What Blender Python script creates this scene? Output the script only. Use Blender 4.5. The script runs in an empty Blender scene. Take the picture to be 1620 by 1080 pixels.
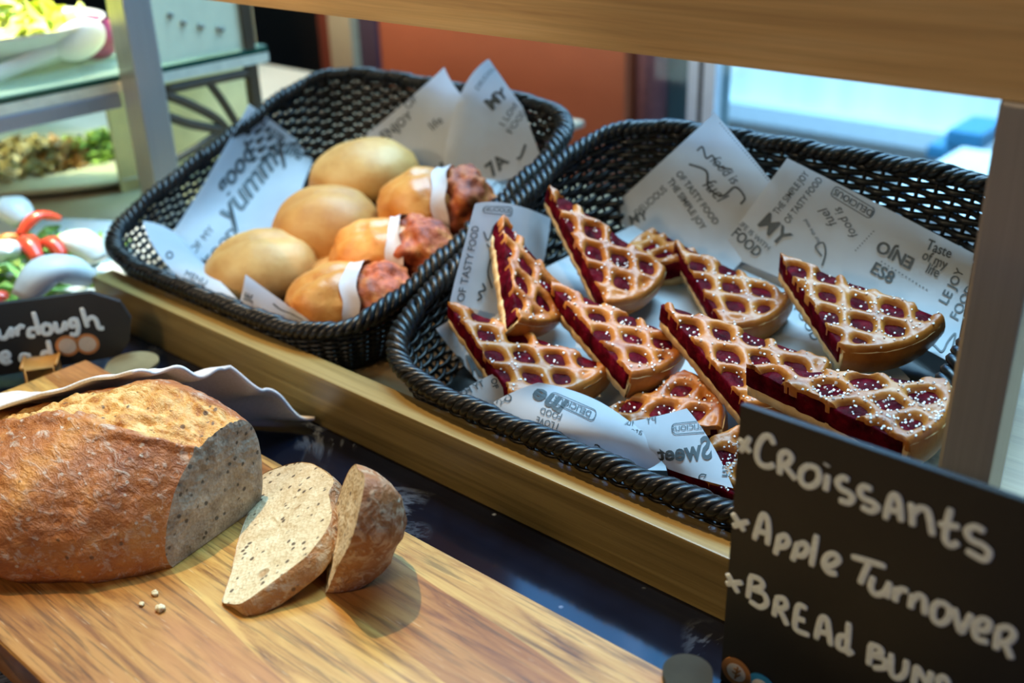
import bpy, bmesh, math, random
from mathutils import Vector, Matrix, noise
random.seed(7)
PI = math.pi
C = bpy.context.scene.collection
SC = bpy.context.scene

# ------------------------------------------------------------------ camera
CAM_H = 0.42
FPX = 1687.23
ROT = Matrix(((0.75336825, -0.26562203, 0.60156563),
              (0.657004, 0.34293232, -0.67137409),
              (-0.02796455, 0.90102295, 0.43286906)))
cam = bpy.data.cameras.new('camera')
cam.sensor_fit = 'HORIZONTAL'
cam.sensor_width = 36.0
cam.lens = 36.0 * FPX / 1620.0
cam.clip_start = 0.01
cam.dof.use_dof = True
cam.dof.focus_distance = 0.67
cam.dof.aperture_fstop = 5.0
camo = bpy.data.objects.new('camera', cam)
camo.matrix_world = Matrix.Translation((0, 0, CAM_H)) @ ROT.to_4x4()
C.objects.link(camo)
SC.camera = camo
ORI = Vector((0, 0, CAM_H))

# ------------------------------------------------------------------ world, lights, exposure
w = bpy.data.worlds.new('world')
SC.world = w
w.use_nodes = True
w.node_tree.nodes['Background'].inputs[0].default_value = (0.55, 0.66, 0.85, 1)
w.node_tree.nodes['Background'].inputs[1].default_value = 0.035
SC.view_settings.view_transform = 'Standard'
SC.view_settings.look = 'None'
SC.view_settings.exposure = 0.0
SC.view_settings.gamma = 1.0
SC.view_settings.use_curve_mapping = False


def light(name, kind, loc, target, power, color, size=0.2, size_y=None, spot=None):
    l = bpy.data.lights.new(name, kind)
    l.energy = power
    l.color = color
    if kind == 'AREA':
        l.size = size
        if size_y:
            l.shape = 'RECTANGLE'
            l.size_y = size_y
    else:
        l.shadow_soft_size = size
    if spot:
        l.spot_size = math.radians(spot)
        l.spot_blend = 0.5
    o = bpy.data.objects.new(name, l)
    o.location = loc
    o.rotation_euler = (Vector(target) - Vector(loc)).to_track_quat('-Z', 'Y').to_euler()
    C.objects.link(o)
    return o


WARM = (1.0, 0.70, 0.40)
light('ceiling_spot', 'SPOT', (-0.86, 0.52, 1.75), (-0.50, 0.30, 0.03), 100, (1.0, 0.68, 0.34), 0.014, spot=27)
light('bar_lamp', 'SPOT', (-1.45, 0.62, 1.0), (-1.35, 0.55, 0.0), 150, (1.0, 0.82, 0.48), 0.06, spot=44)
light('basket_fill', 'SPOT', (-1.10, 0.05, 0.80), (-0.70, 0.71, 0.10), 11, (1.0, 0.70, 0.38), 0.03, spot=30)  # added fill without a known fixture, lifts the left basket and its papers
light('beam_fill', 'SPOT', (-1.15, -0.55, 0.70), (-0.70, 0.56, 0.30), 20, (1.0, 0.78, 0.50), 0.05, spot=30)  # added warm fill for the beam's left end and the paper peaks
light('wall_fill', 'SPOT', (-1.75, 1.02, 0.85), (-1.25, 1.45, 0.05), 26, (1.0, 0.66, 0.40), 0.10, spot=85)  # added fill, unseen source, brightens the terracotta wall
light('room_lamp', 'AREA', (-0.55, -1.10, 1.20), (-0.45, 0.5, 0.15), 8.5, (1.0, 0.74, 0.46), 0.4)
light('window_daylight', 'AREA', (-0.70, 1.36, 0.80), (-0.35, 0.7, 0.12), 8, (0.10, 0.42, 1.0), 0.8, 0.7)
light('side_daylight', 'AREA', (1.60, 0.60, 0.80), (-0.3, 0.5, 0.1), 7, (0.07, 0.30, 1.0), 1.8, 1.2)
light('outdoor_sky', 'AREA', (-0.9, 2.0, 3.2), (-0.9, 3.9, 0.3), 620, (0.40, 0.74, 1.0), 2.5)


# ------------------------------------------------------------------ pixel rays (used to measure where things stand)
def ray(px, py):
    d = ROT @ Vector((px - 810, -(py - 540), -FPX))
    return d.normalized()


def at_y(px, py, y):
    d = ray(px, py)
    return ORI + d * (y / d.y)


def at_x(px, py, x):
    d = ray(px, py)
    return ORI + d * (x / d.x)


def at_z(px, py, z):
    d = ray(px, py)
    return ORI + d * ((z - CAM_H) / d.z)


def at_plane(px, py, n, p0):
    d = ray(px, py)
    return ORI + d * ((Vector(p0) - ORI).dot(n) / d.dot(n))


FLN = Vector((0, -0.252, 1.0))


def floor_z(y):
    return 0.012 + 0.252 * (y - 0.49)


def at_floor(px, py, h):
    return at_plane(px, py, FLN, (0, 0.49, 0.012 + h))


# ------------------------------------------------------------------ object helpers
def props(o, label=None, cat=None, group=None, kind=None):
    if label: o['label'] = label
    if cat: o['category'] = cat
    if group: o['group'] = group
    if kind: o['kind'] = kind
    return o


def thing(name, loc, label, cat, group=None):
    o = bpy.data.objects.new(name, None)
    o.location = loc
    o.empty_display_size = 0.02
    C.objects.link(o)
    o['_w'] = list(loc)
    return props(o, label, cat, group)


def mesh(name, verts, faces, mat, parent=None, smooth=True, world=True):
    """verts in world space unless world=False (then local to the parent)."""
    me = bpy.data.meshes.new(name)
    off = Vector((0, 0, 0))
    if parent is not None and world:
        p = parent
        while p is not None:
            off = off + p.location
            p = p.parent
    me.from_pydata([tuple(Vector(v) - off) for v in verts], [], faces)
    me.materials.append(mat)
    if smooth:
        me.polygons.foreach_set('use_smooth', [True] * len(me.polygons))
    me.update()
    o = bpy.data.objects.new(name, me)
    C.objects.link(o)
    if parent is not None:
        o.parent = parent
    return o


def from_bm(name, bm, mat, parent=None, smooth=True):
    bm.normal_update()
    verts = [v.co.copy() for v in bm.verts]
    bm.verts.index_update()
    faces = [[v.index for v in f.verts] for f in bm.faces]
    bm.free()
    return mesh(name, verts, faces, mat, parent, smooth)


def recenter(o):
    """put a single-mesh thing's origin at the middle of its base"""
    vs = [v.co for v in o.data.vertices]
    c = Vector(((min(v.x for v in vs) + max(v.x for v in vs)) / 2, (min(v.y for v in vs) + max(v.y for v in vs)) / 2, min(v.z for v in vs)))
    o.data.transform(Matrix.Translation(-c))
    o.location = c
    return o


def box_bm(x0, x1, y0, y1, z0, z1, bev=0.0, seg=2):
    bm = bmesh.new()
    bmesh.ops.create_cube(bm, size=1)
    for v in bm.verts:
        v.co = Vector(((x0 + x1) / 2 + v.co.x * (x1 - x0), (y0 + y1) / 2 + v.co.y * (y1 - y0), (z0 + z1) / 2 + v.co.z * (z1 - z0)))
    if bev:
        bmesh.ops.bevel(bm, geom=list(bm.edges), offset=bev, segments=seg, affect='EDGES', profile=0.7)
    return bm


def box(name, x0, x1, y0, y1, z0, z1, mat, parent=None, bev=0.0, smooth=False):
    return from_bm(name, box_bm(x0, x1, y0, y1, z0, z1, bev), mat, parent, smooth)


def tube_into(V, F, pts, rad, sides=6, closed=False, squash=None, cap=True):
    """append a tube along pts; rad is a number or a list; squash=(axis, k) flattens along a direction"""
    n = len(pts)
    base = len(V)
    prevn = None
    for i, p in enumerate(pts):
        a = pts[(i - 1) % n] if (closed or i > 0) else p
        b = pts[(i + 1) % n] if (closed or i < n - 1) else p
        t = (b - a)
        if t.length < 1e-9: t = Vector((1, 0, 0))
        t.normalize()
        if prevn is None:
            up = Vector((0, 0, 1)) if abs(t.z) < 0.9 else Vector((1, 0, 0))
            nn = t.cross(up).normalized()
        else:
            nn = prevn - t * prevn.dot(t)
            nn.normalize()
        prevn = nn
        bb = t.cross(nn)
        r = rad[i] if isinstance(rad, (list, tuple)) else rad
        for k in range(sides):
            a_ = 2 * PI * k / sides
            off = nn * (math.cos(a_) * r) + bb * (math.sin(a_) * r)
            if squash:
                ax, q = squash
                off = off - ax * (off.dot(ax) * (1 - q))
            V.append(p + off)
    m = n if closed else n - 1
    for i in range(m):
        i2 = (i + 1) % n
        for k in range(sides):
            k2 = (k + 1) % sides
            F.append((base + i * sides + k, base + i * sides + k2, base + i2 * sides + k2, base + i2 * sides + k))
    if cap and not closed:
        F.append(tuple(base + k for k in range(sides))[::-1])
        F.append(tuple(base + (n - 1) * sides + k for k in range(sides)))


def catmull(pts, sub=6):
    if len(pts) < 3:
        return [pts[0].lerp(pts[-1], i / sub) for i in range(sub + 1)]
    out = []
    P = [pts[0] * 2 - pts[1]] + list(pts) + [pts[-1] * 2 - pts[-2]]
    for i in range(1, len(P) - 2):
        for s in range(sub):
            t = s / sub
            a, b, c, d = P[i - 1], P[i], P[i + 1], P[i + 2]
            out.append(0.5 * ((2 * b) + (c - a) * t + (2 * a - 5 * b + 4 * c - d) * t * t + (3 * b - a - 3 * c + d) * t * t * t))
    out.append(pts[-1].copy())
    return out


def nz(x, y, z, s):
    return noise.noise(Vector((x * s, y * s, z * s)))


def nv(v, s, seed=0.0):
    return noise.noise(Vector((v.x * s + seed, v.y * s - seed, v.z * s + seed * 0.5)))


# ------------------------------------------------------------------ materials
MATS = {}


class N:
    """tiny node-tree helper"""
    def __init__(self, name):
        self.m = bpy.data.materials.new(name)
        self.m.use_nodes = True
        self.t = self.m.node_tree
        self.b = self.t.nodes['Principled BSDF']
        self.tc = self.t.nodes.new('ShaderNodeTexCoord')

    def node(self, kind, **kw):
        n = self.t.nodes.new(kind)
        for k, v in kw.items(): setattr(n, k, v)
        return n

    def link(self, a, b): self.t.links.new(a, b)

    def mapping(self, scale=(1, 1, 1), rot=(0, 0, 0), coord='Object'):
        mp = self.node('ShaderNodeMapping')
        mp.inputs['Scale'].default_value = scale
        mp.inputs['Rotation'].default_value = rot
        self.link(self.tc.outputs[coord], mp.inputs[0])
        return mp.outputs[0]

    def noise(self, vec, scale, detail=6, rough=0.6, dist=0.0):
        n = self.node('ShaderNodeTexNoise')
        n.inputs['Scale'].default_value = scale
        n.inputs['Detail'].default_value = detail
        n.inputs['Roughness'].default_value = rough
        n.inputs['Distortion'].default_value = dist
        self.link(vec, n.inputs['Vector'])
        return n.outputs['Fac']

    def voronoi(self, vec, scale, feature='F1', out='Distance', rnd=1.0):
        n = self.node('ShaderNodeTexVoronoi', feature=feature)
        n.inputs['Scale'].default_value = scale
        n.inputs['Randomness'].default_value = rnd
        self.link(vec, n.inputs['Vector'])
        return n.outputs[out]

    def ramp(self, fac, stops, interp='LINEAR'):
        r = self.node('ShaderNodeValToRGB')
        r.color_ramp.interpolation = interp
        e = r.color_ramp.elements
        while len(e) < len(stops): e.new(0.5)
        for i, (p, c) in enumerate(stops):
            e[i].position = p
            e[i].color = (c[0], c[1], c[2], 1) if not isinstance(c, (int, float)) else (c, c, c, 1)
        self.link(fac, r.inputs[0])
        return r.outputs[0]

    def mix(self, fac, a, b, blend='MIX'):
        m = self.node('ShaderNodeMix', data_type='RGBA', blend_type=blend)
        for sock, val in ((m.inputs[0], fac), (m.inputs[6], a), (m.inputs[7], b)):
            if isinstance(val, (int, float)): sock.default_value = val
            elif isinstance(val, (tuple, list)): sock.default_value = (*val[:3], 1)
            else: self.link(val, sock)
        return m.outputs[2]

    def math(self, op, a, b=0.0):
        m = self.node('ShaderNodeMath', operation=op)
        for sock, val in ((m.inputs[0], a), (m.inputs[1], b)):
            if isinstance(val, (int, float)): sock.default_value = val
            else: self.link(val, sock)
        return m.outputs[0]

    def attr(self, name):
        n = self.node('ShaderNodeAttribute', attribute_name=name)
        return n.outputs['Fac']

    def bump(self, h, strength=0.3, dist=0.001):
        b = self.node('ShaderNodeBump')
        b.inputs['Strength'].default_value = strength
        b.inputs['Distance'].default_value = dist
        self.link(h, b.inputs['Height'])
        self.link(b.outputs[0], self.b.inputs['Normal'])

    def set(self, color=None, rough=None, **kw):
        for key, val in (('Base Color', color), ('Roughness', rough), *((k.replace('_', ' '), v) for k, v in kw.items())):
            if val is None: continue
            s = self.b.inputs[key]
            if isinstance(val, (int, float)): s.default_value = val
            elif isinstance(val, (tuple, list)): s.default_value = (*val[:3], 1) if len(s.default_value) == 4 else val
            else: self.link(val, s)
        return self.m


def plain(name, color, rough=0.5, metallic=0.0, var=0.12, scale=60, **kw):
    if name in MATS: return MATS[name]
    n = N(name)
    f = n.noise(n.mapping(), scale, 4)
    dark = tuple(c * (1 - var) for c in color)
    lite = tuple(min(1, c * (1 + var)) for c in color)
    col = n.ramp(f, [(0.3, dark), (0.7, lite)])
    n.set(col, rough, Metallic=metallic, **kw)
    MATS[name] = n.m
    return n.m


def wood(name, dark, mid, light_, grain=(1.5, 60, 60), rough=0.45, fine=(4, 260, 260), bump=0.15, spec=0.5):
    n = N(name)
    v = n.mapping(grain)
    a = n.noise(v, 1.0, 6, 0.6, 0.6)
    b = n.noise(n.mapping(fine), 1.0, 3, 0.6)
    col = n.ramp(a, [(0.3, dark), (0.5, mid), (0.72, light_)])
    fl = n.ramp(b, [(0.35, 0.72), (0.6, 1.0)])
    col = n.mix(0.65, col, fl, 'MULTIPLY')
    n.set(col, rough)
    n.b.inputs['Specular IOR Level'].default_value = spec
    n.bump(b, bump, 0.0006)
    return n.m


M_beam = wood('oak_beam', (0.50, 0.31, 0.13), (0.66, 0.44, 0.19), (0.76, 0.55, 0.28), rough=0.5, grain=(3, 45, 60))
M_rail = wood('rail_wood', (0.19, 0.125, 0.035), (0.29, 0.20, 0.065), (0.40, 0.295, 0.115), rough=0.36, bump=0.35, grain=(3, 70, 70), fine=(6, 420, 420))
M_tray = wood('tray_wood', (0.22, 0.13, 0.05), (0.30, 0.19, 0.08), (0.36, 0.24, 0.11))


def make_board_mat():
    n = N('acacia_board')
    # staves of different tone across the width
    sep = n.node('ShaderNodeSeparateXYZ')
    n.link(n.mapping((1, 1, 1), (0, 0, 0.10)), sep.inputs[0])
    wob = n.noise(n.mapping((2.5, 6, 6)), 1.0, 2)
    yy = n.math('ADD', sep.outputs[1], n.math('MULTIPLY', wob, 0.03))
    st = n.math('MULTIPLY', yy, 19.0)
    idx = n.math('FLOOR', st)
    wn = n.node('ShaderNodeTexWhiteNoise', noise_dimensions='1D')
    n.link(idx, wn.inputs['W'])
    tone = n.ramp(wn.outputs[0], [(0.0, (0.33, 0.13, 0.03)), (0.3, (0.48, 0.235, 0.05)), (0.6, (0.56, 0.325, 0.08)), (1.0, (0.62, 0.42, 0.13))])
    g = n.noise(n.mapping((9, 95, 60), (0, 0, 0.12)), 1.0, 7, 0.65, 0.9)
    streak = n.ramp(g, [(0.32, (0.30, 0.17, 0.09)), (0.46, (0.74, 0.62, 0.50)), (0.60, (1.0, 1.0, 1.0))])
    col = n.mix(0.9, tone, streak, 'MULTIPLY')
    g2 = n.noise(n.mapping((16, 330, 60), (0, 0, 0.16)), 1.0, 4, 0.6, 0.3)
    pores = n.ramp(g2, [(0.36, 0.35), (0.48, 1.0)])
    col = n.mix(0.75, col, pores, 'MULTIPLY')
    blot = n.noise(n.mapping((9, 16, 10)), 1.0, 3, 0.5)
    col = n.mix(n.ramp(blot, [(0.55, 0.0), (0.72, 0.6)]), col, (0.50, 0.20, 0.07))
    # knife scratches
    s1 = n.noise(n.mapping((40, 900, 10), (0, 0, 0.75)), 1.0, 2)
    scr = n.ramp(s1, [(0.68, 0.0), (0.74, 1.0)])
    col = n.mix(n.math('MULTIPLY', scr, 0.35), col, (0.85, 0.66, 0.38))
    n.set(col, 0.42)
    n.bump(g2, 0.25, 0.0006)
    return n.m


M_board = make_board_mat()


def make_crust(name, base=((0.22, 0.055, 0.012), (0.43, 0.140, 0.030), (0.58, 0.25, 0.06)), flour=0.62, streak=(60, 150, 150), flour_col=(0.62, 0.50, 0.38), thr=0.53):
    n = N(name)
    a = n.noise(n.mapping(), 22, 6, 0.65)
    col = n.ramp(a, [(0.32, base[0]), (0.5, base[1]), (0.70, base[2])])
    f = n.noise(n.mapping(streak, (0, 0, 0.35)), 1.0, 5, 0.72, 0.8)
    f2 = n.noise(n.mapping(), 60, 4, 0.6)
    fl = n.math('MULTIPLY', n.ramp(f, [(thr, 0.0), (thr + 0.09, 1.0)]), n.ramp(f2, [(0.36, 0.12), (0.56, 1.0)]))
    col = n.mix(n.math('MULTIPLY', fl, flour), col, flour_col)
    # seeds pressed into the crust
    vd = n.voronoi(n.mapping((1, 1, 1)), 110)
    sd = n.ramp(vd, [(0.10, 1.0), (0.18, 0.0)])
    spot = n.noise(n.mapping(), 130, 2)
    sd = n.math('MULTIPLY', sd, n.ramp(spot, [(0.5, 0.0), (0.55, 1.0)]))
    col = n.mix(n.math('MULTIPLY', sd, 0.8), col, (0.12, 0.06, 0.025))
    vp = n.voronoi(n.mapping((0.8, 1.3, 1.3), (0.3, 0.2, 0.6)), 150)
    ps = n.math('MULTIPLY', n.ramp(vp, [(0.14, 1.0), (0.22, 0.0)]), n.ramp(n.noise(n.mapping(), 70, 2), [(0.50, 0.0), (0.56, 1.0)]))
    col = n.mix(n.math('MULTIPLY', ps, 0.75), col, (0.60, 0.50, 0.38))
    # torn bloom along the top
    bl = n.attr('bloom')
    bn = n.noise(n.mapping((38, 80, 80)), 1.0, 7, 0.72, 0.6)
    bcol = n.ramp(bn, [(0.36, (0.36, 0.115, 0.018)), (0.47, (0.60, 0.28, 0.06)), (0.62, (0.74, 0.49, 0.19))])
    vs = n.voronoi(n.mapping(), 120)
    seeds = n.math('MULTIPLY', n.ramp(vs, [(0.16, 1.0), (0.24, 0.0)]), n.ramp(n.noise(n.mapping(), 90, 2), [(0.50, 0.0), (0.56, 1.0)]))
    bcol = n.mix(n.math('MULTIPLY', seeds, 0.9), bcol, (0.10, 0.05, 0.02))
    col = n.mix(bl, col, bcol)
    n.set(col, 0.55)
    h = n.math('ADD', n.math('MULTIPLY', f, 0.7), n.math('MULTIPLY', a, 0.6))
    h = n.math('ADD', h, n.math('MULTIPLY', n.noise(n.mapping(), 260, 3), 0.5))
    n.bump(h, 1.0, 0.003)
    return n.m


M_crust = make_crust('loaf_crust')
M_slicecrust = make_crust('slice_crust', ((0.24, 0.085, 0.025), (0.40, 0.16, 0.045), (0.54, 0.27, 0.09)), 0.7, (110, 110, 110), (0.70, 0.55, 0.36), 0.47)


def make_crumb(name, c1, c2, dark):
    n = N(name)
    a = n.noise(n.mapping(), 75, 8, 0.75)
    col = n.ramp(a, [(0.28, c1), (0.66, c2)])
    # dark seeds
    m = n.mapping((1.0, 1.0, 1.0), (0.4, 0.7, 0.3))
    v = n.voronoi(m, 150)
    gate = n.ramp(n.noise(n.mapping(), 110, 2), [(0.44, 0.0), (0.50, 1.0)])
    sd = n.math('MULTIPLY', n.ramp(v, [(0.16, 1.0), (0.27, 0.0)]), gate)
    col = n.mix(n.math('MULTIPLY', sd, 0.92), col, dark)
    # open bubbles
    v2 = n.voronoi(n.mapping((1, 1, 1), (0.2, 0.1, 0.9)), 42)
    g2 = n.ramp(n.noise(n.mapping(), 30, 2), [(0.56, 0.0), (0.62, 1.0)])
    hole = n.math('MULTIPLY', n.ramp(v2, [(0.14, 1.0), (0.22, 0.0)]), g2)
    col = n.mix(n.math('MULTIPLY', hole, 0.75), col, (0.45, 0.24, 0.09))
    n.set(col, 0.85)
    pit = n.voronoi(n.mapping(), 420)
    h = n.math('ADD', n.math('MULTIPLY', a, 1.0), n.math('MULTIPLY', pit, 0.5))
    h = n.math('SUBTRACT', h, n.math('MULTIPLY', hole, 1.4))
    n.bump(h, 0.8, 0.0016)
    n.b.inputs['Subsurface Weight'].default_value = 0.0
    return n.m


M_crumb = make_crumb('seeded_crumb', (0.54, 0.38, 0.18), (0.80, 0.67, 0.42), (0.09, 0.055, 0.03))
M_crumb2 = make_crumb('shaded_crumb', (0.13, 0.085, 0.05), (0.50, 0.40, 0.29), (0.06, 0.045, 0.03))  # same bread crumb, its colour darkened for the shaded cut face


def make_dough(name, stops, bumpk=0.3, rough=0.42, sc=38):
    n = N(name)
    a = n.noise(n.mapping(), sc, 5, 0.6)
    col = n.ramp(a, stops)
    n.set(col, rough)
    n.bump(n.noise(n.mapping(), 190, 4, 0.6), bumpk, 0.0012)
    return n.m


M_lattice = make_dough('lattice_dough', [(0.28, (0.23, 0.060, 0.008)), (0.5, (0.37, 0.115, 0.016)), (0.72, (0.47, 0.18, 0.032))], 0.3, 0.36)
M_lattice.node_tree.nodes['Principled BSDF'].inputs['Specular IOR Level'].default_value = 0.35
M_pale = make_dough('tart_base_dough', [(0.28, (0.50, 0.29, 0.10)), (0.5, (0.68, 0.47, 0.22)), (0.72, (0.78, 0.60, 0.33))], 0.7, 0.7, 60)
M_roll = make_dough('pale_roll_crust', [(0.25, (0.40, 0.17, 0.035)), (0.5, (0.56, 0.30, 0.085)), (0.75, (0.66, 0.42, 0.16))], 0.3, 0.55, 22)
M_rollb = make_dough('golden_roll_crust', [(0.25, (0.36, 0.12, 0.022)), (0.5, (0.52, 0.23, 0.05)), (0.75, (0.62, 0.34, 0.10))], 0.3, 0.55, 22)
M_pretz = make_dough('stuffed_roll_crust', [(0.25, (0.40, 0.10, 0.02)), (0.5, (0.60, 0.22, 0.04)), (0.75, (0.70, 0.33, 0.08))], 0.5, 0.4, 30)
M_filling = make_dough('tomato_filling', [(0.3, (0.14, 0.02, 0.008)), (0.5, (0.38, 0.07, 0.015)), (0.72, (0.58, 0.19, 0.04))], 1.0, 0.65, 75)


def make_jam():
    n = N('cherry_jam')
    a = n.noise(n.mapping(), 95, 4, 0.6)
    col = n.ramp(a, [(0.3, (0.018, 0.001, 0.002)), (0.55, (0.070, 0.002, 0.006)), (0.8, (0.17, 0.006, 0.012))])
    n.set(col, 0.3)
    n.b.inputs['Specular IOR Level'].default_value = 0.06
    n.b.inputs['IOR'].default_value = 1.2
    n.bump(n.noise(n.mapping(), 180, 3), 0.6, 0.002)
    return n.m


M_jam = make_jam()
M_sugar = plain('pearl_sugar', (0.90, 0.88, 0.86), 0.35, var=0.04)


def make_wicker():
    n = N('black_wicker')
    a = n.noise(n.mapping((30, 30, 200)), 1.0, 3)
    col = n.ramp(a, [(0.3, (0.004, 0.0037, 0.0033)), (0.7, (0.013, 0.0115, 0.009))])
    n.set(col, 0.32)
    n.b.inputs['Specular IOR Level'].default_value = 0.3
    return n.m


M_wicker = make_wicker()


def make_paper():
    n = N('printed_liner_paper')
    a = n.noise(n.mapping(), 14, 3)
    col = n.ramp(a, [(0.3, (0.60, 0.63, 0.67)), (0.7, (0.70, 0.73, 0.78))])
    n.set(col, 0.55)
    n.b.inputs['Transmission Weight'].default_value = 0.0
    tr = n.node('ShaderNodeBsdfTranslucent')
    n.link(col, tr.inputs[0])
    mx = n.node('ShaderNodeMixShader')
    mx.inputs[0].default_value = 0.48
    n.link(n.b.outputs[0], mx.inputs[1])
    n.link(tr.outputs[0], mx.inputs[2])
    out = n.t.nodes['Material Output']
    n.link(mx.outputs[0], out.inputs[0])
    n.bump(n.noise(n.mapping(), 22, 2), 0.25, 0.004)
    return n.m


M_paper = make_paper()
M_ink = plain('print_ink', (0.035, 0.045, 0.05), 0.6)
M_band = plain('white_paper_band', (0.56, 0.49, 0.48), 0.6, var=0.05)


def make_marble():
    n = N('dark_marble')
    v = n.mapping((1, 1, 1))
    a = n.noise(v, 7, 8, 0.65, 1.6)
    vein = n.ramp(a, [(0.47, 0.0), (0.5, 1.0), (0.53, 0.0)])
    gate = n.ramp(n.noise(n.mapping(), 5, 3), [(0.5, 0.0), (0.66, 1.0)])
    f = n.math('MULTIPLY', n.math('MULTIPLY', vein, gate), 0.55)
    sp = n.ramp(n.voronoi(v, 55), [(0.05, 1.0), (0.11, 0.0)])
    sg = n.ramp(n.noise(n.mapping(), 24, 2), [(0.58, 0.0), (0.64, 1.0)])
    f = n.math('MAXIMUM', f, n.math('MULTIPLY', n.math('MULTIPLY', sp, sg), 0.5))
    base = n.ramp(n.noise(v, 12, 5), [(0.3, (0.002, 0.003, 0.008)), (0.7, (0.005, 0.009, 0.022))])
    col = n.mix(f, base, (0.34, 0.42, 0.55))
    n.set(col, 0.10)
    return n.m


M_marble = make_marble()


def make_steel(name, col=(0.56, 0.53, 0.49), rough=0.34):
    n = N(name)
    g = n.noise(n.mapping((500, 500, 4)), 1.0, 3)
    n.set(n.ramp(g, [(0.3, tuple(c * 0.85 for c in col)), (0.7, col)]), rough, Metallic=0.6)
    n.bump(g, 0.05, 0.0002)
    return n.m


M_steel = make_steel('brushed_steel')
M_black = plain('chalkboard', (0.014, 0.014, 0.013), 0.55, var=0.25, scale=20)
M_chalk = plain('chalk_pen', (0.80, 0.92, 0.96), 0.7, var=0.10, scale=300)
M_cloth = None


def make_cloth():
    n = N('white_cotton')
    wv = n.noise(n.mapping((700, 700, 700)), 1.0, 2)
    n.set(n.ramp(wv, [(0.3, (0.66, 0.64, 0.60)), (0.7, (0.80, 0.78, 0.75))]), 0.85)
    n.bump(wv, 0.3, 0.0006)
    return n.m


M_cloth = make_cloth()
M_white = plain('white_porcelain', (0.80, 0.80, 0.78), 0.2, var=0.03)


# ------------------------------------------------------------------ the room
def structure(o):
    return props(o, kind='structure')


def at_wall(px, py): return at_y(px, py, 1.45)


M_terra = plain('terracotta_paint', (0.55, 0.15, 0.06), 0.6, var=0.10, scale=3)
M_terra2 = plain('brick_paint', (0.26, 0.06, 0.032), 0.7, var=0.1, scale=4)
M_dark = plain('dark_panel', (0.010, 0.007, 0.006), 0.6)
M_purple = plain('plum_paint', (0.075, 0.045, 0.075), 0.6)
M_mauve = plain('mauve_paint', (0.46, 0.22, 0.26), 0.6)
M_beige = plain('beige_paint', (0.50, 0.43, 0.28), 0.6, var=0.06)
M_frame = plain('window_frame_paint', (0.80, 0.88, 0.95), 0.4, var=0.04)
M_floor = plain('floor_tiles', (0.12, 0.10, 0.09), 0.5)


def wx(px): return at_wall(px, 130).x


ZB, ZT = -0.95, 1.9
structure(box('floor', -4.2, 2.2, -1.8, 4.6, -0.97, -0.95, M_floor))
structure(box('wall_back', wx(606), wx(988), 1.45, 1.55, ZB, ZT, M_terra))
structure(box('trim_1', wx(546), wx(580), 1.42, 1.55, ZB, ZT, M_beige))
structure(box('trim_2', wx(580), wx(606), 1.44, 1.55, ZB, ZT, M_purple))
structure(box('trim_3', wx(512), wx(546), 1.45, 1.55, ZB, ZT, M_terra2))
structure(box('dark_doorway', -4.1, wx(512), 1.46, 1.56, ZB, ZT, M_dark))  # dark doorway opening, its shade painted as a near-black sheet
cv, cf = [], []
xc = (wx(988) + wx(1031)) / 2
rc = (wx(1031) - wx(988)) / 2
tube_into(cv, cf, [Vector((xc, 1.49, ZB)), Vector((xc, 1.49, ZT))], rc, 24)
structure(mesh('trim_4', cv, cf, M_mauve))

# the window: frame, glass, and a pale facade outside
win = thing('window_1', (wx(1100), 1.45, ZB), None, None)
structure(win)
gl = N('window_glass')
gl.set((0.9, 0.97, 1.0), 0.0)
tb = gl.node('ShaderNodeBsdfTransparent')
gg = gl.node('ShaderNodeBsdfGlossy')
gg.inputs['Roughness'].default_value = 0.02
mx = gl.node('ShaderNodeMixShader')
mx.inputs[0].default_value = 0.06
gl.link(tb.outputs[0], mx.inputs[1])
gl.link(gg.outputs[0], mx.inputs[2])
gl.link(mx.outputs[0], gl.t.nodes['Material Output'].inputs[0])
x1, x2, x3 = wx(1031), wx(1088), wx(1112)
box('window_frame', x2, wx(1105), 1.45, 1.47, ZB, ZT, M_frame, win)
box('window_frame', wx(1112), wx(1131), 1.45, 1.47, ZB, ZT, M_frame, win)
box('window_gasket', wx(1105), wx(1112), 1.45, 1.466, ZB, ZT, M_dark, win)
box('window_glass', wx(1131), 0.9, 1.456, 1.462, ZB, ZT, gl.m, win)
box('window_glass', x1, x2, 1.456, 1.462, ZB, ZT, gl.m, win)
box('side_panel', x1 - 0.02, x2 + 0.03, 1.50, 1.53, ZB, ZT, plain('teal_panel', (0.10, 0.19, 0.22), 0.3, var=0.3, scale=4), win)
box('window_frame', 0.9, 1.0, 1.45, 1.52, ZB, ZT, M_frame, win)


def make_facade():
    n = N('pale_facade')
    sep = n.node('ShaderNodeSeparateXYZ')
    n.link(n.mapping(), sep.inputs[0])
    a = n.noise(n.mapping((4.5, 0.02, 0.02)), 1.0, 3)
    col = n.ramp(a, [(0.35, (0.62, 0.74, 0.80)), (0.65, (0.86, 0.92, 0.92))])
    n.set(col, 0.8)
    return n.m


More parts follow.
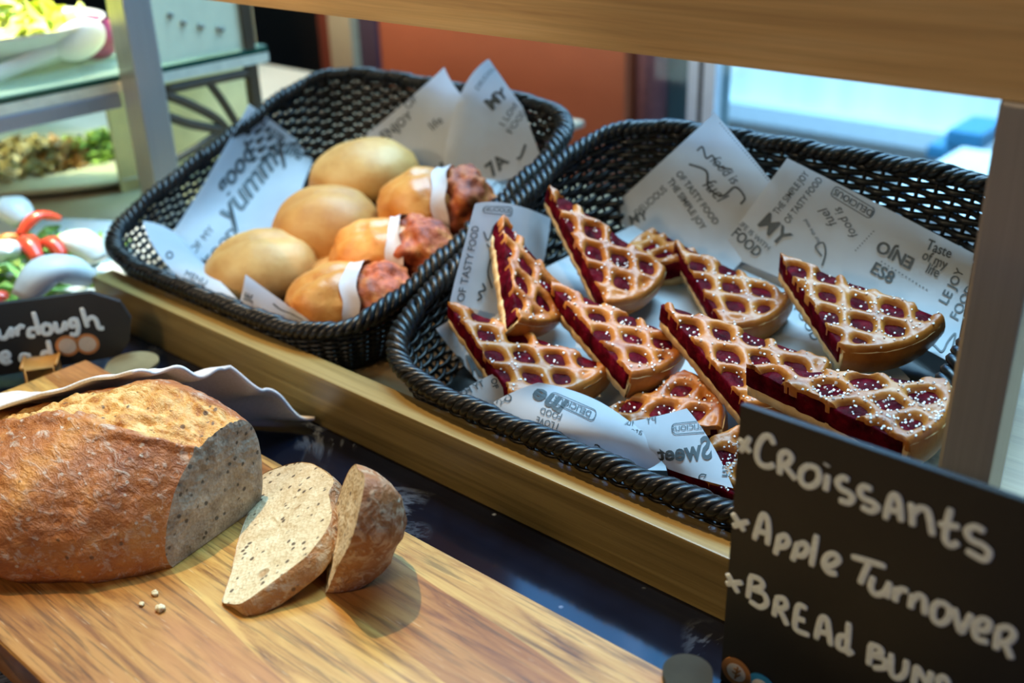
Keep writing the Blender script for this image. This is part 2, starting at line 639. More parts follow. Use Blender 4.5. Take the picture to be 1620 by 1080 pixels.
fac = box('facade', -4.5, 0.6, 3.9, 4.0, ZB, 2.6, make_facade())
props(fac, 'pale building facade seen through the bright window behind the pastry basket', 'building')
M_bluebox = plain('blue_crate_paint', (0.03, 0.20, 0.38), 0.5)
M_ledge = plain('ledge_paint', (0.52, 0.66, 0.78), 0.6)  # blue-grey, darker than the facade
fz = at_y(1300, 190, 3.86)
led = box('facade_ledge', -4.0, 0.5, 3.80, 3.9, fz.z - 0.035, fz.z + 0.035, M_ledge)
props(led, 'darker horizontal ledge running along the pale facade outside the window', 'ledge')
for (px, py, sx, sz, lab) in ((1545, 210, 0.048, 0.024, 'higher of two blue boxes outside the window by the steel post'),
                              (1506, 230, 0.034, 0.020, 'lower of two blue boxes outside the window, left of the other one')):
    p = at_y(px, py, 3.0)
    b = box('blue_box', p.x - sx, p.x + sx, 2.9, 3.1, p.z - sz, p.z + sz, M_bluebox, bev=0.01)
    props(recenter(b), lab, 'box', 'blue boxes outside the window')
p = at_y(1545, 262, 2.6)
bm = box_bm(p.x - 0.09, p.x + 0.6, 2.2, 2.75, -0.95, p.z, 0.01)
for v in bm.verts:
    if v.co.z > 0: v.co.z += (v.co.x - p.x) * 0.55
props(recenter(from_bm('outdoor_ramp', bm, plain('ramp_paint', (0.62, 0.72, 0.78), 0.6), smooth=False)), 'pale sloping ramp wall outside the window, lower right corner', 'ramp')

# ------------------------------------------------------------------ counter, rail, tray, beam, posts
ct = box('marble_worktop', -2.4, 0.8, -0.35, 0.98, -0.03, 0.0, M_marble, bev=0.003)
props(recenter(ct), 'dark navy marble worktop with white flecks under the breads', 'worktop')
cab = box('counter_cabinet', -2.35, 0.75, -0.28, 0.95, -0.95, -0.0302, M_dark)
props(recenter(cab), 'dark cabinet carrying the marble worktop', 'cabinet')

rl = thing('display_tray', (-0.45, 0.62, 0.0), 'long wooden display tray with a thick front rail under the two wicker baskets', 'tray')
RX0, RX1 = -0.935, 0.06
box('front_rail', RX0, RX1, 0.443, 0.4655, 0.0, 0.045, M_rail, rl, 0.0012)


def tray_slab():
    y0, y1, t = 0.4665, 0.83, 0.008
    z0, z1 = floor_z(y0) - 0.0055, floor_z(y1) - 0.0055
    vs = []
    for x in (RX0, RX1):
        vs += [(x, y0, max(z0, 0.0006)), (x, y1, z1), (x, y1, 0.0), (x, y0, 0.0)]
    fs = [(0, 1, 2, 3), (7, 6, 5, 4), (0, 4, 5, 1), (1, 5, 6, 2), (2, 6, 7, 3), (3, 7, 4, 0)]
    return mesh('sloping_bed', vs, fs, M_tray, rl, False)


tray_slab()

bz = at_y(1588, 160, 0.5).z
bm_ = box('shelf_beam', -0.86, 0.25, 0.5, 0.535, bz, bz + 0.16, M_beam, bev=0.002)
props(recenter(bm_), 'thick oak shelf beam running above the baskets', 'beam')


def post(name, x0, x1, y0, y1, z0, z1, label):
    o = thing(name, ((x0 + x1) / 2, (y0 + y1) / 2, z0), label, 'post')
    box('shaft', x0, x1, y0, y1, z0 + 0.004, z1, M_steel, o, 0.0022)
    box('foot_plate', x0 - 0.004, x1 + 0.004, y0 - 0.004, y1 + 0.004, z0, z0 + 0.005, M_steel, o, 0.001)
    return o


pa = at_y(1512, 560, 0.5)
post('steel_post', pa.x, pa.x + 0.0265, 0.5005, 0.5265, floor_z(0.51) - 0.0055, bz, 'square steel post at right, holding up the oak beam beside the tart basket')
pb = at_y(244, 284, 0.62)
post('steel_post', pb.x - 0.036, pb.x, 0.62, 0.654, 0.0103, 0.75, 'square steel post at left, between the salad bar and the roll basket')

# ------------------------------------------------------------------ wicker baskets
WF, WB, DD, EX, TILT = 0.194, 0.197, 0.172, 5.5, 0.3705


def sq(c, e):
    return math.copysign(abs(c) ** (2 / e), c)


NTH = 720


def loop_points(scale, z_of, ex):
    """plan outline sampled evenly by arc length, in basket coordinates"""
    raw = []
    for i in range(3000):
        a = 2 * PI * i / 3000
        u, v = sq(math.cos(a), ex), sq(math.sin(a), ex)
        x = u * (WF + (WB - WF) * (v + 1) / 2) * scale
        y = v * DD * math.cos(TILT) * scale
        raw.append(Vector((x, y, 0)))
    L = [0.0]
    for i in range(3000): L.append(L[-1] + (raw[(i + 1) % 3000] - raw[i]).length)
    out, j = [], 0
    for k in range(NTH):
        s = L[-1] * k / NTH
        while L[j + 1] < s: j += 1
        t = (s - L[j]) / max(1e-9, L[j + 1] - L[j])
        p = raw[j % 3000].lerp(raw[(j + 1) % 3000], t)
        p.z = z_of(p.y)
        out.append(p)
    return out


BZ = 0.1195          # rim centre height, basket origin is at z=0 below the rim centre
BY = 0.6245
rim_loop = loop_points(1.0, lambda y: BZ + y * math.tan(TILT), EX)
flo_loop = loop_points(0.86, lambda y: floor_z(BY + y) - 0.0005, EX)


def wall_pt(k, t):
    k0 = int(math.floor(k)) % NTH
    f = k - math.floor(k)
    a = rim_loop[k0].lerp(rim_loop[(k0 + 1) % NTH], f)
    b = flo_loop[k0].lerp(flo_loop[(k0 + 1) % NTH], f)
    p = b.lerp(a, t)
    # slight outward belly
    out = Vector((p.x, p.y, 0)).normalized()
    return p + out * (0.006 * math.sin(PI * t))


def wall_out(k):
    a = rim_loop[int(k + 2) % NTH] - rim_loop[int(k - 2) % NTH]
    n = Vector((a.y, -a.x, 0))
    return n.normalized()


def make_basket(loc, rotz, label):
    root = thing('wicker_basket', (0, 0, 0), label, 'basket', None)
    NS = 90
    rows = 17
    V, F = [], []
    for j in range(rows):
        t = (j + 0.5) / rows * 0.97
        pts, rad = [], []
        M = NS * 4
        for i in range(M):
            k = i / M * NTH
            n = wall_out(k)
            amp = 0.0024 * math.cos(PI * (i / 4.0 + j))
            p = wall_pt(k, t) + n * amp
            pts.append(p)
            h = (wall_pt(k, 1) - wall_pt(k, 0)).length / rows
            rad.append(min(h * 0.49, 0.0031))
        tube_into(V, F, pts, rad, 6, closed=True)
    mesh('woven_wall', V, F, M_wicker, root, world=False)
    V, F = [], []
    for s in range(NS):
        k = (s + 0.0) / NS * NTH
        pts = [wall_pt(k, t / 8) for t in range(9)]
        tube_into(V, F, pts, 0.0017, 6)
    mesh('stakes', V, F, M_wicker, root, world=False)
    # plaited rim: four strands wound round the edge
    V, F = [], []
    M = 720
    for sdx in range(4):
        pts = []
        for i in range(M):
            k = i / M * NTH
            n = wall_out(k)
            ph = 2 * PI * (i / M * 46 + sdx / 4)
            up = Vector((0, -0.25, 1)).normalized()
            pts.append(rim_loop[int(k) % NTH] + n * (0.0058 * math.cos(ph)) + up * (0.0042 * math.sin(ph) + 0.0012 * math.sin(ph * 0.5)))
        tube_into(V, F, pts, 0.0034, 7, closed=True)
    mesh('plaited_rim', V, F, M_wicker, root, world=False)
    # woven floor
    bm = bmesh.new()
    top = [bm.verts.new(p + Vector((0, 0, 0.002))) for p in flo_loop[::6]]
    bot = [bm.verts.new(p + Vector((0, 0, -0.0035))) for p in flo_loop[::6]]
    bm.faces.new(top)
    bm.faces.new(bot[::-1])
    for i in range(len(top)):
        i2 = (i + 1) % len(top)
        bm.faces.new((top[i2], top[i], bot[i], bot[i2]))
    verts = [v.co.copy() for v in bm.verts]
    bm.verts.index_update()
    faces = [[v.index for v in f.verts] for f in bm.faces]
    bm.free()
    mesh('woven_floor', verts, faces, M_wicker, root, False, world=False)
    root.location = loc
    root.rotation_euler = (0, 0, rotz)
    return root


bk1 = make_basket((-0.3790, BY, 0), 0.0, 'black wicker basket at right, full of cherry lattice tart slices')
bk1['group'] = 'wicker baskets on the display tray'
bk2 = bk1.copy()
C.objects.link(bk2)
for ch in list(bk1.children):
    c2 = ch.copy()
    c2.parent = bk2
    C.objects.link(c2)
bk2.location = (-0.7885, BY + 0.002, 0.0)
bk2['label'] = 'black wicker basket at left, full of round and stuffed bread rolls'

# ------------------------------------------------------------------ cherry lattice tart slices
TH = 0.025


def smin(a, b, k):
    h = max(k - abs(a - b), 0.0) / k
    return min(a, b) - h * h * k * 0.25


def make_tart(name, Pt, Pa, Pb, label, seed, spacing=0.0218, la0=None, sugar=90, lat=(0.62, -0.60)):
    """Pt tip, Pa end of the cut side that faces the camera, Pb end of the other cut side: corners of the lattice top."""
    ex = (Pa - Pt)
    la = ex.length
    ex.normalize()
    nn = ex.cross(Pb - Pt).normalized()
    ey = nn.cross(ex)
    lb = (Pb - Pt).length
    ang = math.acos(max(-1, min(1, ex.dot((Pb - Pt).normalized()))))
    root = thing(name, Pt - nn * TH, label, 'tart', 'cherry lattice tart slices in the wicker basket')
    rnd = random.Random(seed)
    sd = seed * 3.17

    def W(x, y, z):
        return Pt + ex * x + ey * y + nn * z

    def R(s): return la + (lb - la) * s + 0.006 * math.sin(PI * s)

    NR, NTt = 92, 62

    def plan(r, s, jag=0.0):
        a = ang * s
        rho = R(s) * r
        x, y = rho * math.cos(a), rho * math.sin(a)
        if jag:
            e = (1 - min(1, s / 0.06)) - (1 - min(1, (1 - s) / 0.06))
            q = jag * (noise.noise(Vector((rho * 170, sd, 0))) + 0.6 * noise.noise(Vector((rho * 420, sd, 3)))) * (1 if e > 0 else -1) * abs(e)
            x += -math.sin(a) * q
            y += math.cos(a) * q
        return x, y, rho

    bis = ang / 2
    d1, d2 = bis + lat[0], bis + lat[1]
    n1 = (-math.sin(d1), math.cos(d1))
    n2 = (-math.sin(d2), math.cos(d2))
    o1, o2 = rnd.uniform(0, spacing), rnd.uniform(0, spacing)
    hw = 0.0042

    # pastry base with its outer wall
    V, F = [], []
    nr, nt = 40, 30
    idx = {}

    def add(key, p):
        idx[key] = len(V)
        V.append(p)

    for i in range(nr + 1):
        for j in range(nt + 1):
            r, s = 0.015 + 0.985 * i / nr, j / nt
            x, y, rho = plan(r, s, 0.0014)
            edge = (1 - r) * R(s)
            wall = max(0.0, 1 - edge / 0.0045)
            ztop = -TH + 0.0085 + 0.0008 * noise.noise(Vector((x * 150, y * 150, sd))) + (0.0125 * min(1, wall * 3) if wall > 0 else 0)
            add(('t', i, j), W(x, y, ztop))
            k = 0.97 if i == nr else 1.0
            add(('b', i, j), W(x * k, y * k, -TH + (0.0015 if i == nr else 0)))
    for i in range(nr):
        for j in range(nt):
            F.append((idx['t', i, j], idx['t', i + 1, j], idx['t', i + 1, j + 1], idx['t', i, j + 1]))
            F.append((idx['b', i, j + 1], idx['b', i + 1, j + 1], idx['b', i + 1, j], idx['b', i, j]))
    for i in range(nr):
        for j in (0, nt):
            q = (idx['t', i, j], idx['b', i, j], idx['b', i + 1, j], idx['t', i + 1, j])
            F.append(q if j == 0 else q[::-1])
    for j in range(nt):
        F.append((idx['t', nr, j], idx['b', nr, j], idx['b', nr, j + 1], idx['t', nr, j + 1]))
        F.append((idx['t', 0, j + 1], idx['b', 0, j + 1], idx['b', 0, j], idx['t', 0, j]))
    mesh('pastry_base', V, F, M_pale, root)

    # jam
    V, F, idx = [], [], {}
    nr, nt = 60, 40
    for i in range(nr + 1):
        for j in range(nt + 1):
            r, s = 0.012 + 0.95 * i / nr, j / nt
            x, y, rho = plan(r, s)
            a = ang * s
            z1 = -0.0036 + 0.0010 * noise.noise(Vector((x * 130, y * 130, sd + 5)))
            q = 0.0
            if j in (0, nt):
                q = (0.0006 + 0.0010 * noise.noise(Vector((rho * 120, sd, 9)))) * (-1 if j == 0 else 1)
            add(('t', i, j), W(x - math.sin(a) * q, y + math.cos(a) * q, z1))
            add(('b', i, j), W(x - math.sin(a) * q * 1.3, y + math.cos(a) * q * 1.3, -TH + 0.0079 + 0.0007 * noise.noise(Vector((rho * 200, sd, 2)))))
    for i in range(nr):
        for j in range(nt):
            F.append((idx['t', i, j], idx['t', i + 1, j], idx['t', i + 1, j + 1], idx['t', i, j + 1]))
    for i in range(nr):
        for j in (0, nt):
            q = (idx['t', i, j], idx['b', i, j], idx['b', i + 1, j], idx['t', i + 1, j])
            F.append(q if j == 0 else q[::-1])
    for j in range(nt):
        F.append((idx['t', nr, j], idx['b', nr, j], idx['b', nr, j + 1], idx['t', nr, j + 1]))
        F.append((idx['t', 0, j + 1], idx['b', 0, j + 1], idx['b', 0, j], idx['t', 0, j]))
    mesh('cherry_jam', V, F, M_jam, root)

    # lattice
    def lat_z(x, y, rho, s):
        wx_ = x + 0.0016 * noise.noise(Vector((x * 60, y * 60, sd)))
        wy_ = y + 0.0016 * noise.noise(Vector((x * 60, y * 60, sd + 40)))
        c1 = (wx_ * n1[0] + wy_ * n1[1] + o1) / spacing
        c2 = (wx_ * n2[0] + wy_ * n2[1] + o2) / spacing
        a1 = abs(c1 - round(c1)) * spacing
        a2 = abs(c2 - round(c2)) * spacing
        d = smin(a1, a2, 0.0055)
        edge = R(s) - rho
        d = smin(d, abs(edge - 0.0035) * 0.85, 0.005)
        h = hw * (1 + 0.25 * noise.noise(Vector((x * 45, y * 45, sd + 11))))
        q = d / h
        z = -0.0046 + 0.0050 * math.sqrt(1 - q * q) if q < 0.985 else -0.0046 + 0.0050 * 0.1726 - (q - 0.985) * 0.012
        z += 0.0004 * noise.noise(Vector((x * 260, y * 260, sd)))
        if edge < 0.004: z -= 0.0045 * ((0.004 - edge) / 0.004) ** 2
        return z

    bm = bmesh.new()
    g = {}
    zz = {}
    for i in range(NR + 1):
        for j in range(NTt + 1):
            r, s = 0.012 + 0.988 * i / NR, j / NTt
            x, y, rho = plan(r, s, 0.0016)
            z = lat_z(x, y, rho, s)
            zz[i, j] = z
            g[i, j] = bm.verts.new(W(x, y, max(z, -0.0078)))
    for i in range(NR):
        for j in range(NTt):
            if max(zz[i, j], zz[i + 1, j], zz[i + 1, j + 1], zz[i, j + 1]) < -0.0052: continue
            bm.faces.new((g[i, j], g[i + 1, j], g[i + 1, j + 1], g[i, j + 1]))
    bmesh.ops.delete(bm, geom=[v for v in bm.verts if not v.link_faces], context='VERTS')
    be = [e for e in bm.edges if e.is_boundary]
    ret = bmesh.ops.extrude_edge_only(bm, edges=be)
    for v in [q for q in ret['geom'] if isinstance(q, bmesh.types.BMVert)]:
        l = (v.co - Pt).dot(nn)
        v.co -= nn * (l + 0.0085)
    # rounded outer shell down the crust side
    from_bm('lattice_crust', bm, M_lattice, root)
    V, F = [], []
    nt = 40
    prof = [(0.0, -0.0045), (0.0012, -0.009), (0.001, -0.014), (-0.0004, -0.019), (-0.0025, -0.0238)]
    for j in range(nt + 1):
        s = j / nt
        a = ang * s
        for (dr, z) in prof:
            rho = R(s) + dr + 0.0005 * noise.noise(Vector((a * 30, z * 200, sd)))
            V.append(W(rho * math.cos(a), rho * math.sin(a), z))
    k = len(prof)
    for j in range(nt):
        for q in range(k - 1):
            F.append((j * k + q, j * k + q + 1, (j + 1) * k + q + 1, (j + 1) * k + q))
    mesh('outer_crust', V, F, M_lattice, root)

    # pearl sugar
    V, F = [], []
    c_ = 0
    bias = rnd.random()
    while c_ < sugar:
        s, r = rnd.random(), math.sqrt(rnd.uniform(0.02, 0.98))
        x, y, rho = plan(r, s)
        if noise.noise(Vector((x * 40, y * 40, sd + 77))) < rnd.uniform(-0.5, 0.35): continue
        z = max(lat_z(x, y, rho, s), -0.0036)
        cen = Vector((x, y, z + 0.0003))
        q = rnd.uniform(0.0004, 0.0008)
        b0 = len(V)
        rotm = Matrix.Rotation(rnd.uniform(0, PI), 3, Vector((rnd.random(), rnd.random(), rnd.random() + 0.1)).normalized())
        for dx in (-1, 1):
            for dy in (-1, 1):
                for dz in (-1, 1):
                    o_ = rotm @ Vector((dx * q * rnd.uniform(0.6, 1.1), dy * q * rnd.uniform(0.6, 1.1), dz * q * rnd.uniform(0.6, 1.0)))
                    p = cen + o_
                    V.append(W(p.x, p.y, p.z))
        for f in ((0, 1, 3, 2), (4, 6, 7, 5), (0, 4, 5, 1), (2, 3, 7, 6), (0, 2, 6, 4), (1, 5, 7, 3)):
            F.append(tuple(b0 + t for t in f))
        c_ += 1
    su = mesh('pearl_sugar', V, F, M_sugar, root, False)
    su['kind'] = 'stuff'
    print('TART', label[:40], 'la %.3f lb %.3f ang %.0f' % (la, lb, math.degrees(ang)))
    return root


TARTS = [
    # tip, end of near cut side, end of far cut side; (pixel x, pixel y, height above the basket floor)
    ((868, 292, 0.0975), (962, 480, 0.045), (1056, 425, 0.041), 'cherry tart slice standing highest at the back left, pointing up at the rim', 60),
    ((796, 338, 0.0960), (824, 506, 0.066), (905, 470, 0.040), 'cherry tart slice tipped on edge against the left paper, jam side out', 50),
    ((708, 473, 0.066), (812, 622, 0.048), (968, 578, 0.034), 'cherry tart slice lying at the front left, nearest the left basket', 70),
    ((868, 442, 0.065), (1000, 592, 0.048), (1090, 535, 0.036), 'cherry tart slice in mid heap, just right of the front left slice', 90),
    ((1046, 474, 0.070), (1186, 640, 0.050), (1318, 570, 0.042), 'cherry tart slice with sugar clumped at its tip, partly under the front right slice', 120),
    ((1066, 378, 0.046), (1148, 516, 0.033), (1255, 466, 0.029), 'cherry tart slice lying flat at the back centre, below the MY lettering', 50),
    ((1178, 572, 0.092), (1440, 696, 0.093), (1506, 600, 0.088), 'thickly sugared cherry tart slice on top at front right, behind the black sign', 260),
    ((1233, 399, 0.061), (1335, 550, 0.049), (1497, 500, 0.044), 'cherry tart slice at the back right, below the upside-down ENJO lettering', 120),
    ((915, 668, 0.027), (1142, 674, 0.028), (1088, 582, 0.032), 'cherry tart slice lying low in front, half hidden by the folded papers', 90),
    ((1050, 726, 0.033), (1190, 790, 0.030), (1188, 662, 0.040), 'frontmost cherry tart slice, peeking out between the Sweet paper and black sign', 150),
    ((1398, 690, 0.056), (1196, 668, 0.052), (1262, 735, 0.052), 'cherry tart slice squeezed underneath the front right slice', 40),
    ((1108, 398, 0.040), (985, 430, 0.029), (1030, 358, 0.029), 'cherry tart slice mostly hidden behind the two rear slices', 20),
]
for i, (t, a, b, lab, sg) in enumerate(TARTS):
    Pt, Pa, Pb = at_floor(*t), at_floor(*a), at_floor(*b)
    if (Pa - Pt).cross(Pb - Pt).z < 0: Pa, Pb = Pb, Pa
    make_tart('tart_slice', Pt, Pa, Pb, lab, i + 1, sugar=sg, lat=[(0.72, -0.62), (0.6, -0.7), (0.75, -0.5)][i % 3])


# ------------------------------------------------------------------ rolls in the left basket
def blob(name, cen, axes, mat, parent, seed, bump=0.03, flat=0.0, crease=None, res=40, power=2.0):
    """rounded loaf shape; axes = three vectors (half axes)"""
    V, F = [], []
    A, B, Cc = axes
    nu, nv_ = res, res // 2
    for i in range(nv_ + 1):
        th = PI * i / nv_
        for j in range(nu):
            ph = 2 * PI * j / nu
            d = Vector((math.sin(th) * math.cos(ph), math.sin(th) * math.sin(ph), math.cos(th)))
            k = 1 + bump * noise.noise(d * 1.7 + Vector((seed, 0, 0))) + bump * 0.4 * noise.noise(d * 5 + Vector((seed, 3, 0)))
            if power != 2.0:
                k /= (abs(d.x) ** power + abs(d.y) ** power + abs(d.z) ** power) ** (1 / power)
            if crease and d.z > 0:
                q = abs(d.y - crease[1] * math.sin(d.x * 1.5)) / 0.16
                k -= crease[0] * math.exp(-q * q) * max(0, 1 - (d.x / 0.85) ** 4)
            z = d.z * k
            if flat and z < 0: z *= (1 - flat)
            V.append(cen + A * (d.x * k) + B * (d.y * k) + Cc * z)
    for i in range(nv_):
        for j in range(nu):
            F.append((i * nu + j, (i + 1) * nu + j, (i + 1) * nu + (j + 1) % nu, i * nu + (j + 1) % nu))
    return mesh(name, V, F, mat, parent)


def cam_axes(rot, rx, ry, rz, yaw_only=True):
    """half axes of a roll: rx along a horizontal direction at angle rot, ry across it, rz up the floor normal"""
    n = FLN.normalized()
    a = Vector((math.cos(rot), math.sin(rot), 0))
    a = (a - n * a.dot(n)).normalized()
    b = n.cross(a)
    return a * rx, b * ry, n * rz


ROLLG = 'bread rolls in the left basket'
for (px, py, h, rot, rx, ry, rz, mat, cr, lab) in (
        (575, 276, 0.046, 0.7, 0.057, 0.046, 0.034, M_roll, (0.0, 0), 'pale smooth bread roll resting highest at the back of the left basket'),
        (515, 363, 0.036, 0.7, 0.053, 0.049, 0.041, M_rollb, (0.05, 0.1), 'golden round bread roll in the middle of the left basket'),
        (414, 428, 0.031, 0.7, 0.056, 0.045, 0.036, M_roll, (0.07, 0.1), 'pale creased bread roll at the front left of the left basket'),
        (528, 436, 0.017, 0.2, 0.036, 0.030, 0.018, M_rollb, (0.0, 0), 'golden bread roll at the bottom of the heap, below the middle roll')):
    c = at_floor(px, py, h)
    r = thing('bread_roll', c - FLN.normalized() * rz, lab, 'bread roll', ROLLG)
    blob('crust', c, cam_axes(rot, rx, ry, rz), mat, r, px * 0.01, 0.05, 0.25, cr)


def stuffed(px, py, h, rot, rx, ry, rz, lab, seed, tilt=0.0):
    c = at_floor(px, py, h)
    A, B, Cc = cam_axes(rot, rx, ry, rz)
    r = thing('stuffed_roll', c - Cc, lab, 'stuffed roll', 'stuffed rolls with a paper band in the left basket')
    blob('crust', c - A * 0.20, (A * 0.74, B * 1.10, Cc * 1.08), M_pretz, r, seed, 0.10, 0.1, (0.09, 0.3), 56)
    blob('filling', c + A * 0.46, (A * 0.52, B * 0.96, Cc * 0.94), M_filling, r, seed + 5, 0.24, 0.1, (0.12, 0.1), 72)
    # torn paper band round the middle
    V, F = [], []
    nseg = 64
    for i in range(nseg):
        ph = 2 * PI * i / nseg
        e0 = 0.10 + 0.07 * noise.noise(Vector((math.cos(ph) * 1.5, math.sin(ph) * 1.5, seed)))
        e1 = 0.34 + 0.12 * noise.noise(Vector((math.cos(ph) * 1.5, math.sin(ph) * 1.5, seed + 9)))
        for q in range(5):
            x = e0 + (e1 - e0) * q / 4
            k = 1.0 + 0.05 * noise.noise(Vector((math.cos(ph) * 2, math.sin(ph) * 2 + q * 0.3, seed + 3))) + 0.05 * abs(q - 1.5) / 2
            V.append(c + A * x + B * (math.cos(ph) * k) + Cc * (math.sin(ph) * k))
    for i in range(nseg):
        i2 = (i + 1) % nseg
        for q in range(4):
            F.append((i * 5 + q, i * 5 + q + 1, i2 * 5 + q + 1, i2 * 5 + q))
    bnd = mesh('paper_band', V, F, M_band, r)
    bnd['label'] = 'white paper band'
    return r


stuffed(688, 326, 0.042, 0.62, 0.060, 0.036, 0.034, 'stuffed orange roll with a paper band, farthest back of the three banded rolls', 1.0)
stuffed(618, 403, 0.038, 0.62, 0.060, 0.035, 0.032, 'stuffed orange roll with a paper band, between the other two banded rolls', 2.0)
stuffed(550, 476, 0.033, 0.62, 0.062, 0.035, 0.030, 'stuffed orange roll with a paper band, nearest the front rim of the left basket', 3.0)


# ------------------------------------------------------------------ printed liner papers
ROTI = ROT.transposed()


def to_px(p):
    q = ROTI @ (p - ORI)
    return 810 + FPX * q.x / -q.z, 540 - FPX * q.y / -q.z


def lag(ts, t):
    out = []
    for i, a in enumerate(ts):
        w_ = 1.0
        for j, b in enumerate(ts):
            if i != j: w_ *= (t - b) / (a - b)
        out.append(w_)
    return out


class Patch:
    """smooth sheet through a small grid of points"""
    def __init__(self, rows):
        self.P = rows
        self.tv = [i / (len(rows) - 1) for i in range(len(rows))]
        self.tu = [i / (len(rows[0]) - 1) for i in range(len(rows[0]))]

    def at(self, u, v):
        wu, wv = lag(self.tu, u), lag(self.tv, v)
        p = Vector((0, 0, 0))
        for i, r in enumerate(self.P):
            for j, q in enumerate(r): p += q * (wv[i] * wu[j])
        return p

    def normal(self, u, v):
        e = 0.01
        n = (self.at(u + e, v) - self.at(u - e, v)).cross(self.at(u, v + e) - self.at(u, v - e)).normalized()
        return n if n.dot(ORI - self.at(u, v)) > 0 else -n

    def inv(self, px, py):
        best = None
        for i in range(13):
            for j in range(13):
                u, v = i / 12, j / 12
                x, y = to_px(self.at(u, v))
                d = (x - px) ** 2 + (y - py) ** 2
                if best is None or d < best[0]: best = (d, u, v)
        _, u, v = best
        for _ in range(12):
            x, y = to_px(self.at(u, v))
            J = self.jac(u, v)
            det = J[0] * J[3] - J[1] * J[2]
            if abs(det) < 1e-6: break
            dx, dy = px - x, py - y
            u += max(-.2, min(.2, (J[3] * dx - J[1] * dy) / det))
            v += max(-.2, min(.2, (-J[2] * dx + J[0] * dy) / det))
        return u, v

    def jac(self, u, v):
        e = 0.004
        a, b = to_px(self.at(u + e, v)), to_px(self.at(u - e, v))
        c, d = to_px(self.at(u, v + e)), to_px(self.at(u, v - e))
        return ((a[0] - b[0]) / (2 * e), (c[0] - d[0]) / (2 * e), (a[1] - b[1]) / (2 * e), (c[1] - d[1]) / (2 * e))


def text_mesh(s, bold=0.0, shear=0.0, space=1.0):
    cu = bpy.data.curves.new('t', 'FONT')
    cu.body = s
    cu.align_x = 'CENTER'
    cu.align_y = 'CENTER'
    cu.offset = bold
    cu.shear = shear
    cu.space_character = space
    cu.resolution_u = 3
    o = bpy.data.objects.new('t', cu)
    C.objects.link(o)
    bpy.context.view_layer.update()
    me = bpy.data.meshes.new_from_object(o.evaluated_get(bpy.context.evaluated_depsgraph_get()))
    vs = [v.co.copy() for v in me.vertices]
    fs = [tuple(p.vertices) for p in me.polygons]
    bpy.data.objects.remove(o)
    bpy.data.curves.remove(cu)
    bpy.data.meshes.remove(me)
    return vs, fs


def ribbon2d(pts, wd):
    """flat ribbon along 2D points; returns verts2d, faces"""
    V, F = [], []
    n = len(pts)
    for i, p in enumerate(pts):
        a, b = pts[max(0, i - 1)], pts[min(n - 1, i + 1)]
        t = Vector((b[0] - a[0], b[1] - a[1]))
        if t.length < 1e-6: t = Vector((1, 0))
        t.normalize()
        nn = Vector((-t.y, t.x)) * wd / 2
        V += [(p[0] + nn.x, p[1] + nn.y), (p[0] - nn.x, p[1] - nn.y)]
    for i in range(n - 1): F.append((2 * i, 2 * i + 1, 2 * i + 3, 2 * i + 2))
    return V, F


